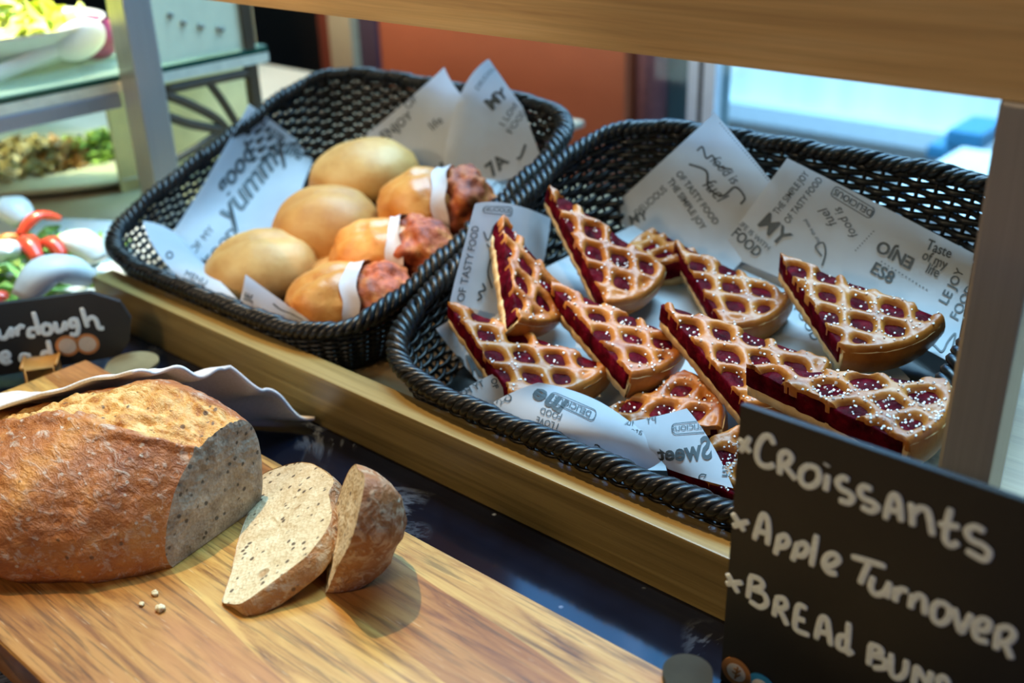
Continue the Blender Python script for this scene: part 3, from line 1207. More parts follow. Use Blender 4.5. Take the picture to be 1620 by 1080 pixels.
def paper(label, rows, prints=(), group=None, nu=22, nv_=22, clip=None, wob=0.0008):
    pt = Patch(rows)
    V, F = [], []
    for i in range(nv_ + 1):
        for j in range(nu + 1):
            u, v = j / nu, i / nv_
            p = pt.at(u, v)
            V.append(p + pt.normal(u, v) * (wob * noise.noise(p * 28) - 0.0003))
    for i in range(nv_):
        for j in range(nu):
            a = i * (nu + 1) + j
            F.append((a, a + 1, a + nu + 2, a + nu + 1))
    o = mesh('liner_paper', V, F, M_paper)
    props(o, label, 'paper', group)
    recenter(o)
    def put(v2, f2, pxy, J=None, uv0=None):
        b0 = len(TV)
        if uv0 is None: uv0 = pt.inv(*pxy)
        J = pt.jac(*uv0)
        det = J[0] * J[3] - J[1] * J[2]
        if abs(det) < 1e-3: return
        for (dx, dy) in v2:
            u = uv0[0] + (J[3] * dx - J[1] * dy) / det
            v = uv0[1] + (-J[2] * dx + J[0] * dy) / det
            u, v = max(0.0, min(1.0, u)), max(0.0, min(1.0, v))
            p = pt.at(u, v)
            TV.append(p + pt.normal(u, v) * (wob * noise.noise(p * 28) + 0.00035))
        for f in f2: TF.append(tuple(b0 + k for k in f))

    for pr in prints:
        k = pr[0]
        TV, TF = [], []
        if k == 'T':            # text: (kind, string, px, py, height, angle, options)
            _, s, px, py, h, ang, op = pr
            vs, fs = text_mesh(s, op.get('bold', 0), op.get('shear', 0), op.get('space', 1))
            sx = op.get('sx', 1.0) * (-1 if op.get('mirror') else 1)
            ca, sa = math.cos(math.radians(ang)), math.sin(math.radians(ang))
            put([(v.x * h * sx * ca + v.y * h * sa, v.x * h * sx * sa - v.y * h * ca) for v in vs], fs, (px, py))
        elif k == 'S':          # stroke: (kind, points, width)
            pts = [Vector((x, y, 0)) for x, y in pr[1]]
            pts = catmull(pts, 5) if len(pts) > 2 else [pts[0].lerp(pts[1], i / 6) for i in range(7)]
            cx, cy = sum(p.x for p in pts) / len(pts), sum(p.y for p in pts) / len(pts)
            v2, f2 = ribbon2d([(p.x - cx, p.y - cy) for p in pts], pr[2])
            put(v2, f2, (cx, cy))
        elif k == 'D':          # dotted line
            (_, x0, y0, x1, y1, n, r) = pr
            for i in range(n):
                x, y = x0 + (x1 - x0) * i / (n - 1), y0 + (y1 - y0) * i / (n - 1)
                put([(r * math.cos(a * PI / 3), r * math.sin(a * PI / 3)) for a in range(6)], [tuple(range(6))], (x, y))
        elif k == 'B':          # rounded box outline
            (_, px, py, wd, ht, ang, lw) = pr
            ca, sa = math.cos(math.radians(ang)), math.sin(math.radians(ang))
            pts = []
            rr = ht * 0.35
            for qx, qy, a0 in ((wd / 2 - rr, ht / 2 - rr, 0), (-wd / 2 + rr, ht / 2 - rr, 90), (-wd / 2 + rr, -ht / 2 + rr, 180), (wd / 2 - rr, -ht / 2 + rr, 270)):
                for t in range(5):
                    a = math.radians(a0 + t * 22.5)
                    x, y = qx + rr * math.cos(a), qy + rr * math.sin(a)
                    pts.append((x * ca - y * sa, x * sa + y * ca))
            pts.append(pts[0])
            v2, f2 = ribbon2d(pts, lw)
            put(v2, f2, (px, py))
        if TV:
            q = mesh({'T': 'printed_words', 'S': 'printed_script', 'D': 'dotted_line', 'B': 'label_outline'}[k], [v - o.location for v in TV], TF, M_ink, None, False)
            q.parent = o
    vz = [v.z for v in V]
    print('PAPER', label[:40], 'z %.3f..%.3f' % (min(vz), max(vz)))
    return o


def inside(px, py, cx, k=0.006):
    """where the ray leaves the inside of the basket centred on cx: its walls or floor, k short of them"""
    d = ray(px, py)
    o = ORI
    best = None
    m = TILT
    zr = lambda y: BZ + (y - BY) * math.tan(m)
    hx, hy = WF - 0.004, DD * math.cos(m) - 0.004
    planes = []
    hgt = 0.062
    for (sx, sy, half, top) in ((-1, 0, hx, None), (1, 0, hx, None), (0, 1, hy, None), (0, -1, hy, None)):
        n = Vector((sx, sy, -0.35 if sy <= 0 else -0.28)).normalized()
        p0 = Vector((cx + sx * half, BY + sy * half, zr(BY + sy * half)))
        planes.append((n, p0))
    planes.append((-FLN.normalized(), Vector((0, 0.49, 0.015))))
    for n, p0 in planes:
        dn = d.dot(n)
        if dn <= 1e-6: continue
        t = ((p0 - o).dot(n) - k) / dn
        if best is None or t < best: best = t
    return o + d * best


def RB(px, py, k=0.006): return inside(px, py, -0.7885, k)


def TB(px, py, k=0.006): return inside(px, py, -0.3790, k)


Y, FL = at_y, at_floor
PG = 'printed liner papers in the baskets'
BYK = 0.768
# tart basket, back left peak
paper('tall peaked liner paper standing at the back of the tart basket, against the window',
      [[TB(1131, 178, 0.019), TB(1178, 235, 0.016), TB(1228, 296, 0.008)],
       [TB(1050, 252, 0.012), TB(1120, 318, 0.008), TB(1190, 392, 0.005)],
       [TB(962, 332, 0.005), TB(1030, 398, 0.005), TB(1110, 462, 0.005)]],
      [('T', 'food is', 1146, 268, 24, 47, dict(shear=0.35, sx=0.8)), ('T', 'fuel', 1130, 300, 30, 47, dict(shear=0.35, sx=0.9)),
       ('S', [(1104, 238), (1112, 232), (1118, 250), (1128, 246), (1136, 262), (1160, 268)], 2.6),
       ('S', [(1092, 258), (1118, 270), (1122, 296), (1142, 310), (1164, 296), (1180, 312), (1172, 322)], 3.2),
       ('T', 'OF TASTY FOOD', 1103, 312, 15, 53, dict(bold=0.01, sx=0.9)), ('T', 'THE SIMPLE JOY', 1086, 322, 15, 55, dict(bold=0.01, sx=0.9)),
       ('T', 'DELICIOUS', 1030, 318, 16, -42, dict(sx=0.8)), ('T', 'MY', 1010, 345, 22, -20, dict(bold=0.02)),
       ('D', 1140, 195, 1222, 292, 26, 1.1)], PG)
# tart basket, back right sheet
paper('wide liner paper with MY and ENJO lettering along the back right of the tart basket',
      [[TB(1245, 250, 0.013), TB(1395, 326, 0.009), TB(1541, 402, 0.009)],
       [TB(1195, 318, 0.009), TB(1345, 400, 0.009), TB(1530, 470, 0.009)],
       [TB(1136, 398, 0.009), TB(1300, 470, 0.009), TB(1508, 575, 0.009)]],
      [('T', 'MY', 1224, 364, 39, 44, dict(bold=0.018)), ('T', 'THE SIMPLE JOY', 1252, 305, 15.5, -52, dict(bold=0.005, sx=0.75)),
       ('T', 'OF TASTY FOOD', 1271, 317, 15.5, -52, dict(bold=0.005, sx=0.75)),
       ('T', 'DELICIOUS', 1350, 320, 15, 211, dict(bold=0.01, sx=0.95)), ('B', 1349, 320, 74, 18, 31, 1.4),
       ('T', 'food is', 1338, 353, 20, 238, dict(shear=0.3)), ('T', 'fuel', 1310, 345, 22, 236, dict(shear=0.3)),
       ('T', 'for the soul', 1284, 365, 9, 238, dict()),
       ('D', 1354, 396, 1382, 366, 9, 1.2), ('T', 'ENJO', 1416, 402, 27, 209, dict(bold=0.03)),
       ('D', 1395, 414, 1466, 458, 14, 1.3),
       ('T', 'Taste', 1486, 394, 24, 22, dict(bold=0.012, sx=0.8)), ('T', 'of my', 1479, 411, 23, 24, dict(bold=0.012, sx=0.8)), ('T', 'life', 1476, 428, 24, 26, dict(bold=0.012, sx=0.8)),
       ('T', 'LE JOY', 1507, 452, 21, -62, dict(bold=0.012)), ('T', 'FOOD', 1524, 478, 21, -62, dict(bold=0.012)),
       ('T', 'FOOD', 1181, 384, 24, 42, dict(bold=0.02, sx=0.8)), ('T', 'LIFE IS WITH', 1192, 372, 12, 42, dict()),
       ('T', 'ES8', 1396, 432, 27, 30, dict(bold=0.02)), ('S', [(1300, 405), (1290, 390), (1302, 384), (1306, 400), (1300, 420)], 2.5),
       ('S', [(1455, 548), (1475, 545), (1490, 556), (1500, 540), (1512, 528), (1506, 552)], 3.0)], PG)
# tart basket, left side
paper('liner paper hanging over the left side of the tart basket with TASTY FOOD print',
      [[TB(752, 322, 0.01), TB(806, 322, 0.01), TB(872, 345, 0.01)],
       [TB(735, 385, 0.01), TB(790, 410, 0.01), TB(850, 450, 0.01)],
       [TB(712, 478, 0.01), TB(765, 492, 0.01), TB(815, 505, 0.01)]],
      [('T', 'OF TASTY FOOD', 742, 412, 17, -79, dict(bold=0.008, sx=0.95)), ('T', 'DELICIOUS', 785, 332, 9, 4, dict(bold=0.01)), ('B', 786, 332, 46, 12, 4, 1.2),
       ('S', [(764, 366), (772, 380), (782, 356), (786, 380)], 2.2), ('S', [(770, 385), (778, 400), (772, 430), (780, 456)], 2.4),
       ('S', [(755, 475), (762, 470), (758, 462), (768, 458), (764, 448)], 3.0)], PG)
paper('small folded liner paper corner sticking up between the two baskets',
      [[Y(770, 282, 0.745), Y(806, 286, 0.760)], [Y(748, 318, 0.705), Y(790, 312, 0.730)]],
      [('B', 784, 300, 26, 14, -50, 1.2)], PG, nu=8, nv_=8)
# tart basket, floor
paper('liner paper spread flat on the floor of the tart basket beneath the tart slices',
      [[TB(690, 520, 0.003), TB(830, 440, 0.003), TB(1010, 352, 0.003)],
       [TB(745, 590, 0.003), TB(990, 560, 0.003), TB(1250, 450, 0.003)],
       [TB(830, 680, 0.003), TB(1110, 740, 0.003), TB(1440, 600, 0.003)]],
      [('T', 'OM', 734, 580, 40, 4, dict(bold=0.05)), ('T', 'OK', 990, 606, 26, 20, dict(bold=0.02)), ('T', 'FOOD', 1277, 510, 22, 60, dict()), ('T', 'OF TASTY', 1080, 440, 18, 20, dict())], PG)
# tart basket, front
paper('narrow curled liner paper strip at the front left of the tart basket',
      [[FL(724, 622, 0.030), FL(752, 605, 0.038), FL(782, 590, 0.046)],
       [FL(744, 640, 0.028), FL(772, 620, 0.036), FL(790, 604, 0.044)],
       [FL(775, 658, 0.024), FL(790, 640, 0.030), FL(800, 622, 0.040)]],
      [('T', 'TY FO', 748, 615, 15, -28, dict(bold=0.02, mirror=True)), ('T', 'OF', 783, 606, 13, 72, dict(bold=0.02))], PG, nu=10, nv_=10)
paper('liner paper fold with I LOVE FOOD printed upside down, lying over the front rim side',
      [[FL(780, 636, 0.040), FL(815, 618, 0.050), FL(852, 605, 0.055)],
       [FL(838, 690, 0.034), FL(886, 660, 0.046), FL(930, 626, 0.048)],
       [FL(898, 708, 0.022), FL(958, 694, 0.040), FL(994, 664, 0.046)],
       [FL(1000, 748, 0.014), FL(1034, 738, 0.026), FL(1056, 716, 0.034)]],
      [('T', 'me', 870, 636, 44, 208, dict(bold=0.03, shear=0.2, mirror=False)), ('T', 'DELICIOUS', 907, 642, 13, 205, dict(bold=0.01)), ('B', 907, 642, 78, 17, 25, 1.5),
       ('T', 'FOOD', 872, 654, 15, 198, dict(bold=0.006, sx=0.85)), ('T', 'I LOVE', 866, 669, 15, 198, dict(bold=0.006, sx=0.85)),
       ('T', 'D', 804, 630, 17, 20, dict(bold=0.01)), ('T', 'TY', 790, 636, 12, 20, dict()), ('T', 'C', 945, 708, 17, 200, dict(bold=0.02))], PG)
paper('liner paper flap with Sweet printed in mirror writing, leaning on the front rim',
      [[FL(984, 668, 0.046), FL(1035, 658, 0.046), FL(1086, 645, 0.048)],
       [FL(1026, 708, 0.038), FL(1074, 704, 0.042), FL(1124, 698, 0.045)],
       [FL(1056, 742, 0.027), FL(1104, 757, 0.036), FL(1160, 772, 0.040)]],
      [('T', 'Sweet', 1082, 716, 41, -7, dict(bold=0.03, mirror=True, sx=0.85)), ('T', 'DELICIOUS', 1092, 676, 12, -6, dict(mirror=True)), ('B', 1092, 676, 58, 18, -6, 1.4),
       ('T', 'full', 994, 668, 15, 8, dict(mirror=True)), ('T', 'PY', 1030, 664, 16, -5, dict(mirror=True)), ('T', 'ate', 1007, 682, 16, 10, dict(mirror=True)),
       ('T', 'E', 1148, 747, 22, 0, dict(mirror=True, bold=0.01)), ('T', 'D', 1112, 755, 18, 200, dict(bold=0.01))], PG)

# roll basket
paper('large liner paper with blurred script leaning on the left wall of the roll basket',
      [[RB(394, 164, 0.007), RB(445, 202, 0.007), RB(500, 246, 0.007)],
       [RB(330, 278, 0.007), RB(400, 300, 0.007), RB(470, 320, 0.007)],
       [RB(266, 378, 0.007), RB(345, 420, 0.007), RB(440, 440, 0.007)]],
      [('T', 'TASTE', 430, 210, 16, 32, dict(bold=0.02)), ('T', 'yummy', 400, 285, 52, -52, dict(bold=0.02, shear=0.35)), ('T', 'good', 370, 270, 40, -52, dict(bold=0.02, shear=0.35)), ('T', 'life', 465, 240, 26, 30, dict(bold=0.02)),
       ('T', 'FOOD', 352, 390, 24, -52, dict(bold=0.02)), ('T', 'OF MY', 320, 380, 18, -52, dict())], PG)
paper('rounded liner paper edge along the front left rim of the roll basket',
      [[RB(226, 349, 0.010), RB(268, 362, 0.012), RB(304, 396, 0.016)],
       [FL(250, 400, 0.060), FL(300, 415, 0.050), FL(345, 440, 0.046)],
       [FL(298, 452, 0.046), FL(340, 470, 0.046), FL(384, 482, 0.044)]],
      [('T', 'O', 268, 404, 16, 20, dict(bold=0.02)), ('T', 'MENU', 310, 440, 14, 25, dict())], PG)
paper('small white liner paper flap standing at the front rim of the roll basket',
      [[FL(388, 434, 0.066), FL(426, 462, 0.058), FL(462, 488, 0.050)],
       [FL(384, 456, 0.050), FL(424, 484, 0.046), FL(494, 514, 0.042)],
       [FL(378, 482, 0.040), FL(426, 502, 0.038), FL(480, 522, 0.036)]],
      [('T', 'JE', 393, 470, 17, -70, dict(bold=0.02)), ('S', [(430, 480), (445, 490), (460, 496), (476, 506)], 2.0)], PG, nu=12, nv_=12)
paper('left of two liner paper peaks standing at the back right of the roll basket',
      [[RB(703, 106, 0.016), RB(716, 132, 0.014), RB(738, 160, 0.010)],
       [RB(640, 162, 0.006), RB(680, 195, 0.006), RB(735, 225, 0.006)],
       [RB(578, 214, 0.006), RB(640, 262, 0.006), RB(710, 300, 0.006)]],
      [('T', 'sweet', 712, 250, 36, -48, dict(bold=0.03)), ('T', 'OF', 650, 162, 18, -40, dict()), ('T', 'ENJOY', 628, 200, 20, -40, dict(bold=0.02)), ('T', 'life', 690, 195, 20, -40, dict())], PG)
paper('right of two liner paper peaks standing at the back right of the roll basket',
      [[RB(773, 93, 0.01), RB(800, 132, 0.01), RB(826, 168, 0.01)],
       [RB(727, 152, 0.01), RB(780, 190, 0.01), RB(842, 212, 0.01)],
       [RB(700, 262, 0.01), RB(770, 290, 0.01), RB(858, 256, 0.01)]],
      [('T', 'MY', 787, 156, 26, -40, dict(bold=0.04)), ('T', 'I LOVE', 808, 178, 14, -55, dict()), ('T', 'FOOD', 820, 190, 14, -55, dict()), ('T', '7A', 786, 262, 30, -40, dict(bold=0.03)), ('T', 'J', 828, 238, 28, 20, dict(bold=0.02)), ('T', 'DELICIOUS', 770, 120, 10, -48, dict())], PG)

# ------------------------------------------------------------------ cutting board
bm = bmesh.new()
bx0, bx1, by0, by1 = -0.802, -0.12, 0.150, 0.3605
bcx = []
bmb = box_bm(bx0, bx1, by0, by1, 0.0002, 0.030, 0.0028, 3)
bm.free()
cb = from_bm('cutting_board', bmb, M_board, None, True)
for p in cb.data.polygons: p.use_smooth = False
props(recenter(cb), 'thick scratched wooden cutting board under the seeded bread', 'cutting board')
BT = 0.030


# ------------------------------------------------------------------ the cut loaf
def interp(tab, x):
    if x >= tab[0][0]: return tab[0][1]
    for (x0, a), (x1, b) in zip(tab, tab[1:]):
        if x >= x1:
            t = (x0 - x) / (x0 - x1)
            t = t * t * (3 - 2 * t) * 0.35 + t * 0.65
            return a + (b - a) * t
    return tab[-1][1]


LW = [(-0.497, 0.0435), (-0.51, 0.062), (-0.525, 0.079), (-0.557, 0.096), (-0.60, 0.098), (-0.65, 0.078), (-0.70, 0.060), (-0.76, 0.040), (-0.80, 0.022), (-0.83, 0.008)]
LH = [(-0.497, 0.069), (-0.53, 0.077), (-0.557, 0.081), (-0.58, 0.080), (-0.628, 0.063), (-0.66, 0.048), (-0.70, 0.032), (-0.76, 0.016), (-0.80, 0.010), (-0.83, 0.005)]
LB = [(-0.497, 0.0375), (-0.525, 0.046), (-0.557, 0.060), (-0.60, 0.074), (-0.65, 0.082), (-0.70, 0.078), (-0.76, 0.058), (-0.80, 0.034), (-0.83, 0.010)]
LY = [(-0.497, 0.286), (-0.53, 0.278), (-0.56, 0.266), (-0.62, 0.243), (-0.70, 0.222), (-0.83, 0.205)]


def loaf_pt(x, t, off=0.0):
    wd, h, yc = interp(LW, x), interp(LH, x), interp(LY, x)
    c, s = math.cos(PI * t), math.sin(PI * t)
    dy = -math.copysign(abs(c) ** 0.86, c) * ((wd if c > 0 else interp(LB, x)) + off)
    dz = (abs(s) ** 0.72) * (h + off)
    k = max(0.0, 1 - dz / 0.016)
    dy *= 1 - 0.10 * k * k
    y = yc + dy + 0.016 * s * min(1.0, h / 0.07)
    xs = x - 0.17 * (y - 0.243) * max(0.0, 1 - (-0.497 - x) / 0.06)
    return Vector((xs, y, BT + 0.0004 + dz))


def bloom_at(x, t):
    p = Vector((x * 40, t * 30, 0))
    q = t + 0.016 * noise.noise(p) + 0.010 * noise.noise(p * 3)
    lo, hi = 0.415 - 0.055 * max(0.0, 1 - (-0.497 - x) / 0.10), 0.605 + 0.25 * min(0, x + 0.62)
    fade = max(0.0, min(1.0, (x + 0.78) / 0.06))
    a = max(0.0, min(1.0, (q - lo) / 0.018)) * max(0.0, min(1.0, (hi - q) / 0.018))
    return a * fade, q - lo


lo = thing('bread_loaf', (-0.64, 0.26, BT), 'cut seeded bread loaf with a torn floury crust, under the white cloth', 'bread')
V, F, BL = [], [], []
NX, NTL = 190, 170
for i in range(NX + 1):
    x = -0.497 - (0.797 - 0.497) * (i / NX)
    for j in range(NTL + 1):
        t = j / NTL
        p = loaf_pt(x, t)
        a, q = bloom_at(x, t)
        out = Vector((0, p.y - interp(LY, x), (p.z - BT) * 0.9 + 0.01)).normalized()
        d = 0.0022 * noise.noise(p * 45) + 0.0009 * noise.noise(p * 160)
        d += a * (0.0045 * noise.noise(Vector((x * 34, t * 46, 3))) + 0.0026 * noise.noise(Vector((x * 90, t * 120, 5))) + 0.0013 * noise.noise(p * 220) - 0.0032)
        if i < 5: d *= i / 5 * 0.7 + 0.3
        if -0.03 < q < 0.006: d += 0.0035 * max(0, 1 - abs(q + 0.008) / 0.02) * min(1.0, (x + 0.80) / 0.08)
        ed = min(1.0, t / 0.02, (1 - t) / 0.02)
        pp = p + out * d * ed
        pp.z = max(pp.z, BT + 0.0003)
        V.append(pp)
        BL.append(a)
for i in range(NX):
    for j in range(NTL):
        a = i * (NTL + 1) + j
        F.append((a, a + 1, a + NTL + 2, a + NTL + 1))
F.append(tuple(i * (NTL + 1) for i in range(NX + 1)) + tuple(i * (NTL + 1) + NTL for i in range(NX, -1, -1)))
F.append(tuple(NX * (NTL + 1) + j for j in range(NTL, -1, -1)))
lc = mesh('crust', V, F, M_crust, lo)
at_ = lc.data.attributes.new('bloom', 'FLOAT', 'POINT')
at_.data.foreach_set('value', BL)
# cut face
ring = [V[j] for j in range(NTL + 1)]
cen = sum(ring, Vector()) / len(ring)
CV, CF = [], []
K = 14
for k in range(K + 1):
    s = k / K
    for p in ring:
        q = cen + (p - cen) * s
        bul = 0.0016 * noise.noise(q * 90) + 0.0008 * noise.noise(q * 300)
        CV.append(q + Vector(((0.0014 + bul) * (1 - s ** 8), 0, 0)))
n_ = len(ring)
for k in range(K):
    for j in range(n_ - 1):
        CF.append((k * n_ + j, (k + 1) * n_ + j, (k + 1) * n_ + j + 1, k * n_ + j + 1))
    CF.append((k * n_ + n_ - 1, (k + 1) * n_ + n_ - 1, (k + 1) * n_, k * n_))
mesh('crumb', CV, CF, M_crumb2, lo)

# ------------------------------------------------------------------ slices
def smooth_poly(pts, sub=6):
    n = len(pts)
    out = []
    for i in range(n):
        a, b, c, d = (Vector((*pts[(i + k) % n], 0)) for k in (-1, 0, 1, 2))
        for s in range(sub):
            t = s / sub
            out.append(0.5 * ((2 * b) + (c - a) * t + (2 * a - 5 * b + 4 * c - d) * t * t + (3 * b - a - 3 * c + d) * t * t * t))
    return [(p.x, p.y) for p in out]


# slice 1: crumb face lies in a plane rising from its flat base
A1 = at_z(353, 949, BT + 0.0015)
bdir = Vector((-0.69, 0.72, 0)).normalized()
al = math.radians(26)
pr = Vector((bdir.y, -bdir.x, 0)) * math.cos(al) + Vector((0, 0, 1)) * math.sin(al)
nf = bdir.cross(pr)
if nf.dot(ORI - A1) < 0: nf = -nf
face_px = [(353, 949), (366, 905), (377, 856), (400, 790), (412, 754), (445, 738), (475, 731), (500, 736), (528, 757), (521, 782), (526, 812), (518, 836), (489, 876), (455, 904), (418, 931), (384, 954), (366, 955)]
f2 = []
for (px, py) in face_px:
    q = at_plane(px, py, nf, A1) - A1
    f2.append((q.dot(bdir), q.dot(pr)))
f2 = smooth_poly(f2, 6)
s1 = thing('bread_slice', A1 + bdir * 0.055, 'pale seeded bread slice lying tilted with its crumb facing up, nearest the loaf', 'bread slice', 'slices cut from the seeded loaf')


def prism_face(poly, org, e1, e2, nrm, parent, mat, rings=12, lift=0.0):
    cx, cy = sum(p[0] for p in poly) / len(poly), sum(p[1] for p in poly) / len(poly)
    V, F = [], []
    n = len(poly)
    for k in range(rings + 1):
        s = k / rings
        for (x, y) in poly:
            u, v = cx + (x - cx) * s, cy + (y - cy) * s
            q = org + e1 * u + e2 * v
            b = (0.0012 * noise.noise(q * 100) + 0.0007 * noise.noise(q * 320)) * (1 - s ** 8)
            V.append(q + nrm * (lift + b))
    for k in range(rings):
        for j in range(n):
            j2 = (j + 1) % n
            F.append((k * n + j, (k + 1) * n + j, (k + 1) * n + j2, k * n + j2))
    return mesh('crumb', V, F, mat, parent)


prism_face(f2, A1, bdir, pr, nf, s1, M_crumb)
# crust round the rim and the far face
V, F = [], []
n_ = len(f2)
cx, cy = sum(p[0] for p in f2) / n_, sum(p[1] for p in f2) / n_
TK = 0.015
for k, (d, sc) in enumerate(((0.0004, 1.0), (-0.002, 1.018), (-0.0075, 1.03), (-0.0125, 1.015), (-TK, 0.98), (-TK - 0.0005, 0.9))):
    for (x, y) in f2:
        fl = 1.0 if y > 0.012 else max(0.0, (y - 0.002) / 0.010)
        ss = 1 + (sc - 1) * max(0.15, fl)
        q = A1 + bdir * (cx + (x - cx) * ss) + pr * (cy + (y - cy) * ss) + nf * d
        q = q + pr * (0.0009 * noise.noise(q * 160))
        q.z = max(q.z, BT + 0.0003)
        V.append(q)
for k in range(5):
    for j in range(n_):
        j2 = (j + 1) % n_
        F.append((k * n_ + j, k * n_ + j2, (k + 1) * n_ + j2, (k + 1) * n_ + j))
F.append(tuple(5 * n_ + j for j in range(n_)))
mesh('crust', V, F, M_slicecrust, s1)

# slice 2: the heel, cut face leaning back, rounded crust to the right
T2 = at_z(516, 937, BT + 0.002)
ah, lh = math.radians(50), math.radians(20)
nh = Vector((math.cos(ah) * math.cos(lh), math.sin(ah) * math.cos(lh), -math.sin(lh)))      # away from the crumb
e1 = Vector((-math.sin(ah), math.cos(ah), 0))
e2 = nh.cross(e1)
if e2.z < 0: e2 = -e2
edge_px = [(516, 937), (534, 896), (554, 858), (567, 812), (577, 756), (566, 742)]
h2 = []
for (px, py) in edge_px:
    q = at_plane(px, py, nh, T2) - T2
    h2.append((q.dot(e1), q.dot(e2)))
print('HEEL', [(round(a, 3), round(b, 3)) for a, b in h2])
ax_, ay_ = h2[-1]
h2 = h2 + [(ax_ + 0.012, ay_ - 0.004), (ax_ + 0.028, ay_ * 0.72), (ax_ + 0.034, ay_ * 0.42), (ax_ + 0.028, 0.006), (ax_ * 0.6, 0.0)]
h2 = smooth_poly(h2, 6)
s2 = thing('bread_slice', T2 + e1 * 0.04, 'crusty heel of the seeded loaf with its rounded crust facing right, behind the pale slice', 'bread slice', 'slices cut from the seeded loaf')
prism_face(h2, T2, e1, e2, -nh, s2, M_crumb, 12, -0.0002)
V, F = [], []
n_ = len(h2)
cx, cy = sum(p[0] for p in h2) / n_, sum(p[1] for p in h2) / n_
RG = 16
for k in range(RG + 1):
    s = math.cos(k / RG * PI / 2)
    dep = 0.034 * math.sin(k / RG * PI / 2) ** 0.9
    for (x, y) in h2:
        q = T2 + e1 * (cx + (x - cx) * s) + e2 * (cy + (y - cy) * s) + nh * dep
        q = q + nh * (0.0022 * noise.noise(q * 60) + 0.0010 * noise.noise(q * 170)) * min(1, k / 2)
        q.z = max(q.z, BT + 0.0003)
        V.append(q)
for k in range(RG):
    for j in range(n_):
        j2 = (j + 1) % n_
        F.append((k * n_ + j, k * n_ + j2, (k + 1) * n_ + j2, (k + 1) * n_ + j))
mesh('crust', V, F, M_slicecrust, s2)

# crumbs on the board
for i, (px, py, r, lab) in enumerate(((254, 962, 0.0024, 'largest pale bread crumb on the board below the loaf'), (245, 938, 0.0018, 'small pale bread crumb right under the cut edge of the loaf'), (224, 955, 0.0014, 'tiny bread crumb on the board, left of the largest one'))):
    p = at_z(px, py, BT + r * 0.7)
    o = blob('bread_crumb', p, (Vector((r * 1.3, 0, 0)), Vector((0, r, 0)), Vector((0, 0, r * 0.8))), M_crumb, None, i * 4.0, 0.5, 0, None, 16)
    props(recenter(o), lab, 'crumb', 'bread crumbs on the board')

# ------------------------------------------------------------------ white cloth over the back of the loaf
V, F = [], []
NU, NV = 110, 60
CFR = [(-0.56, 0.69), (-0.60, 0.63), (-0.66, 0.565), (-0.72, 0.51), (-0.80, 0.45), (-0.84, 0.42)]
XR, XL = -0.602, -0.835
for i in range(NU + 1):
    x = XR - (XR - XL) * i / NU
    rt = max(0.0, 1 - (XR - x) / 0.08)          # 1 at the right, rucked end
    t0 = interp(CFR, x) + 0.010 * noise.noise(Vector((x * 30, 0, 0)))
    for j in range(NV + 1):
        v = j / NV
        t = t0 + (0.90 - t0) * min(1.0, v / 0.5)
        p = loaf_pt(max(-0.826, x), t, 0.004)
        if x < -0.826: p.x = x
        hem = max(0.0, 1 - v / 0.12)
        p.z += 0.004 * hem * (1 - hem * 0.4)
        back = min(1.0, v / 0.5)
        p.y += 0.030 * back * back * (0.4 + 0.9 * rt)
        p.z += 0.012 * back * rt
        if v > 0.5:
            q = (v - 0.5) / 0.5
            p.y += ((0.432 - p.y) * rt ** 0.5 + 0.006) * q ** 0.8
            p.z = p.z * (1 - q) ** 1.15 + 0.004
        ruck = 0.22 + 0.5 * rt
        p.z += 0.0055 * ruck * math.sin(v * 26 + 2.5 * noise.noise(Vector((x * 16, v * 2, 0))) + x * 40) * min(1.0, v / 0.3) + 0.002 * noise.noise(Vector((x * 55, v * 6, 1)))
        p.x += 0.006 * rt * noise.noise(Vector((v * 9, 4, 0)))
        if p.y < 0.366 and p.z < 0.034: p.z = 0.034
        p.z = max(p.z, 0.002)
        p.y = min(p.y, 0.4385)
        V.append(p)
for i in range(NU):
    for j in range(NV):
        a = i * (NV + 1) + j
        F.append((a, a + 1, a + NV + 2, a + NV + 1))
cl = mesh('cloth_napkin', V, F, M_cloth)
so = cl.modifiers.new('thick', 'SOLIDIFY')
so.thickness = 0.0026
so.offset = 1.0
props(recenter(cl), 'white cotton cloth draped over the back of the seeded loaf', 'cloth')

# ------------------------------------------------------------------ chalk lettering on signs
def sign_strokes(strokes, to3, n, wid, parent, name='chalk_lettering'):
    V, F = [], []
    for st in strokes:
        pts = [to3(x, y) for x, y in st]
        if len(pts) == 1: pts = [pts[0], pts[0] + Vector((0.0001, 0, 0.0004))]
        pts = catmull(pts, 5)
        # rounded ends
        rad = [wid] * len(pts)
        rad[0] = rad[-1] = wid * 0.72
        pts[0] = pts[0] + (pts[0] - pts[1]).normalized() * wid * 0.3
        tube_into(V, F, pts, rad, 10, False, (n, 0.22))
    return mesh(name, V, F, M_chalk, parent)


# pastry sign at right
SY = 0.400
SN = Vector((0, -1, 0))
tl = at_y(1171, 640, SY)
sg = thing('chalkboard_sign', (tl.x + 0.11, SY, 0), 'large black sign with white hand lettering reading Croissants, Apple Turnover', 'sign')
box('board', tl.x, tl.x + 0.195, SY, SY + 0.004, 0.0005, tl.z, M_black, sg, 0.0008)


def s3(x, y):
    return at_y(980 + x / 2.4547, 640 + y / 2.4547, SY - 0.0004)


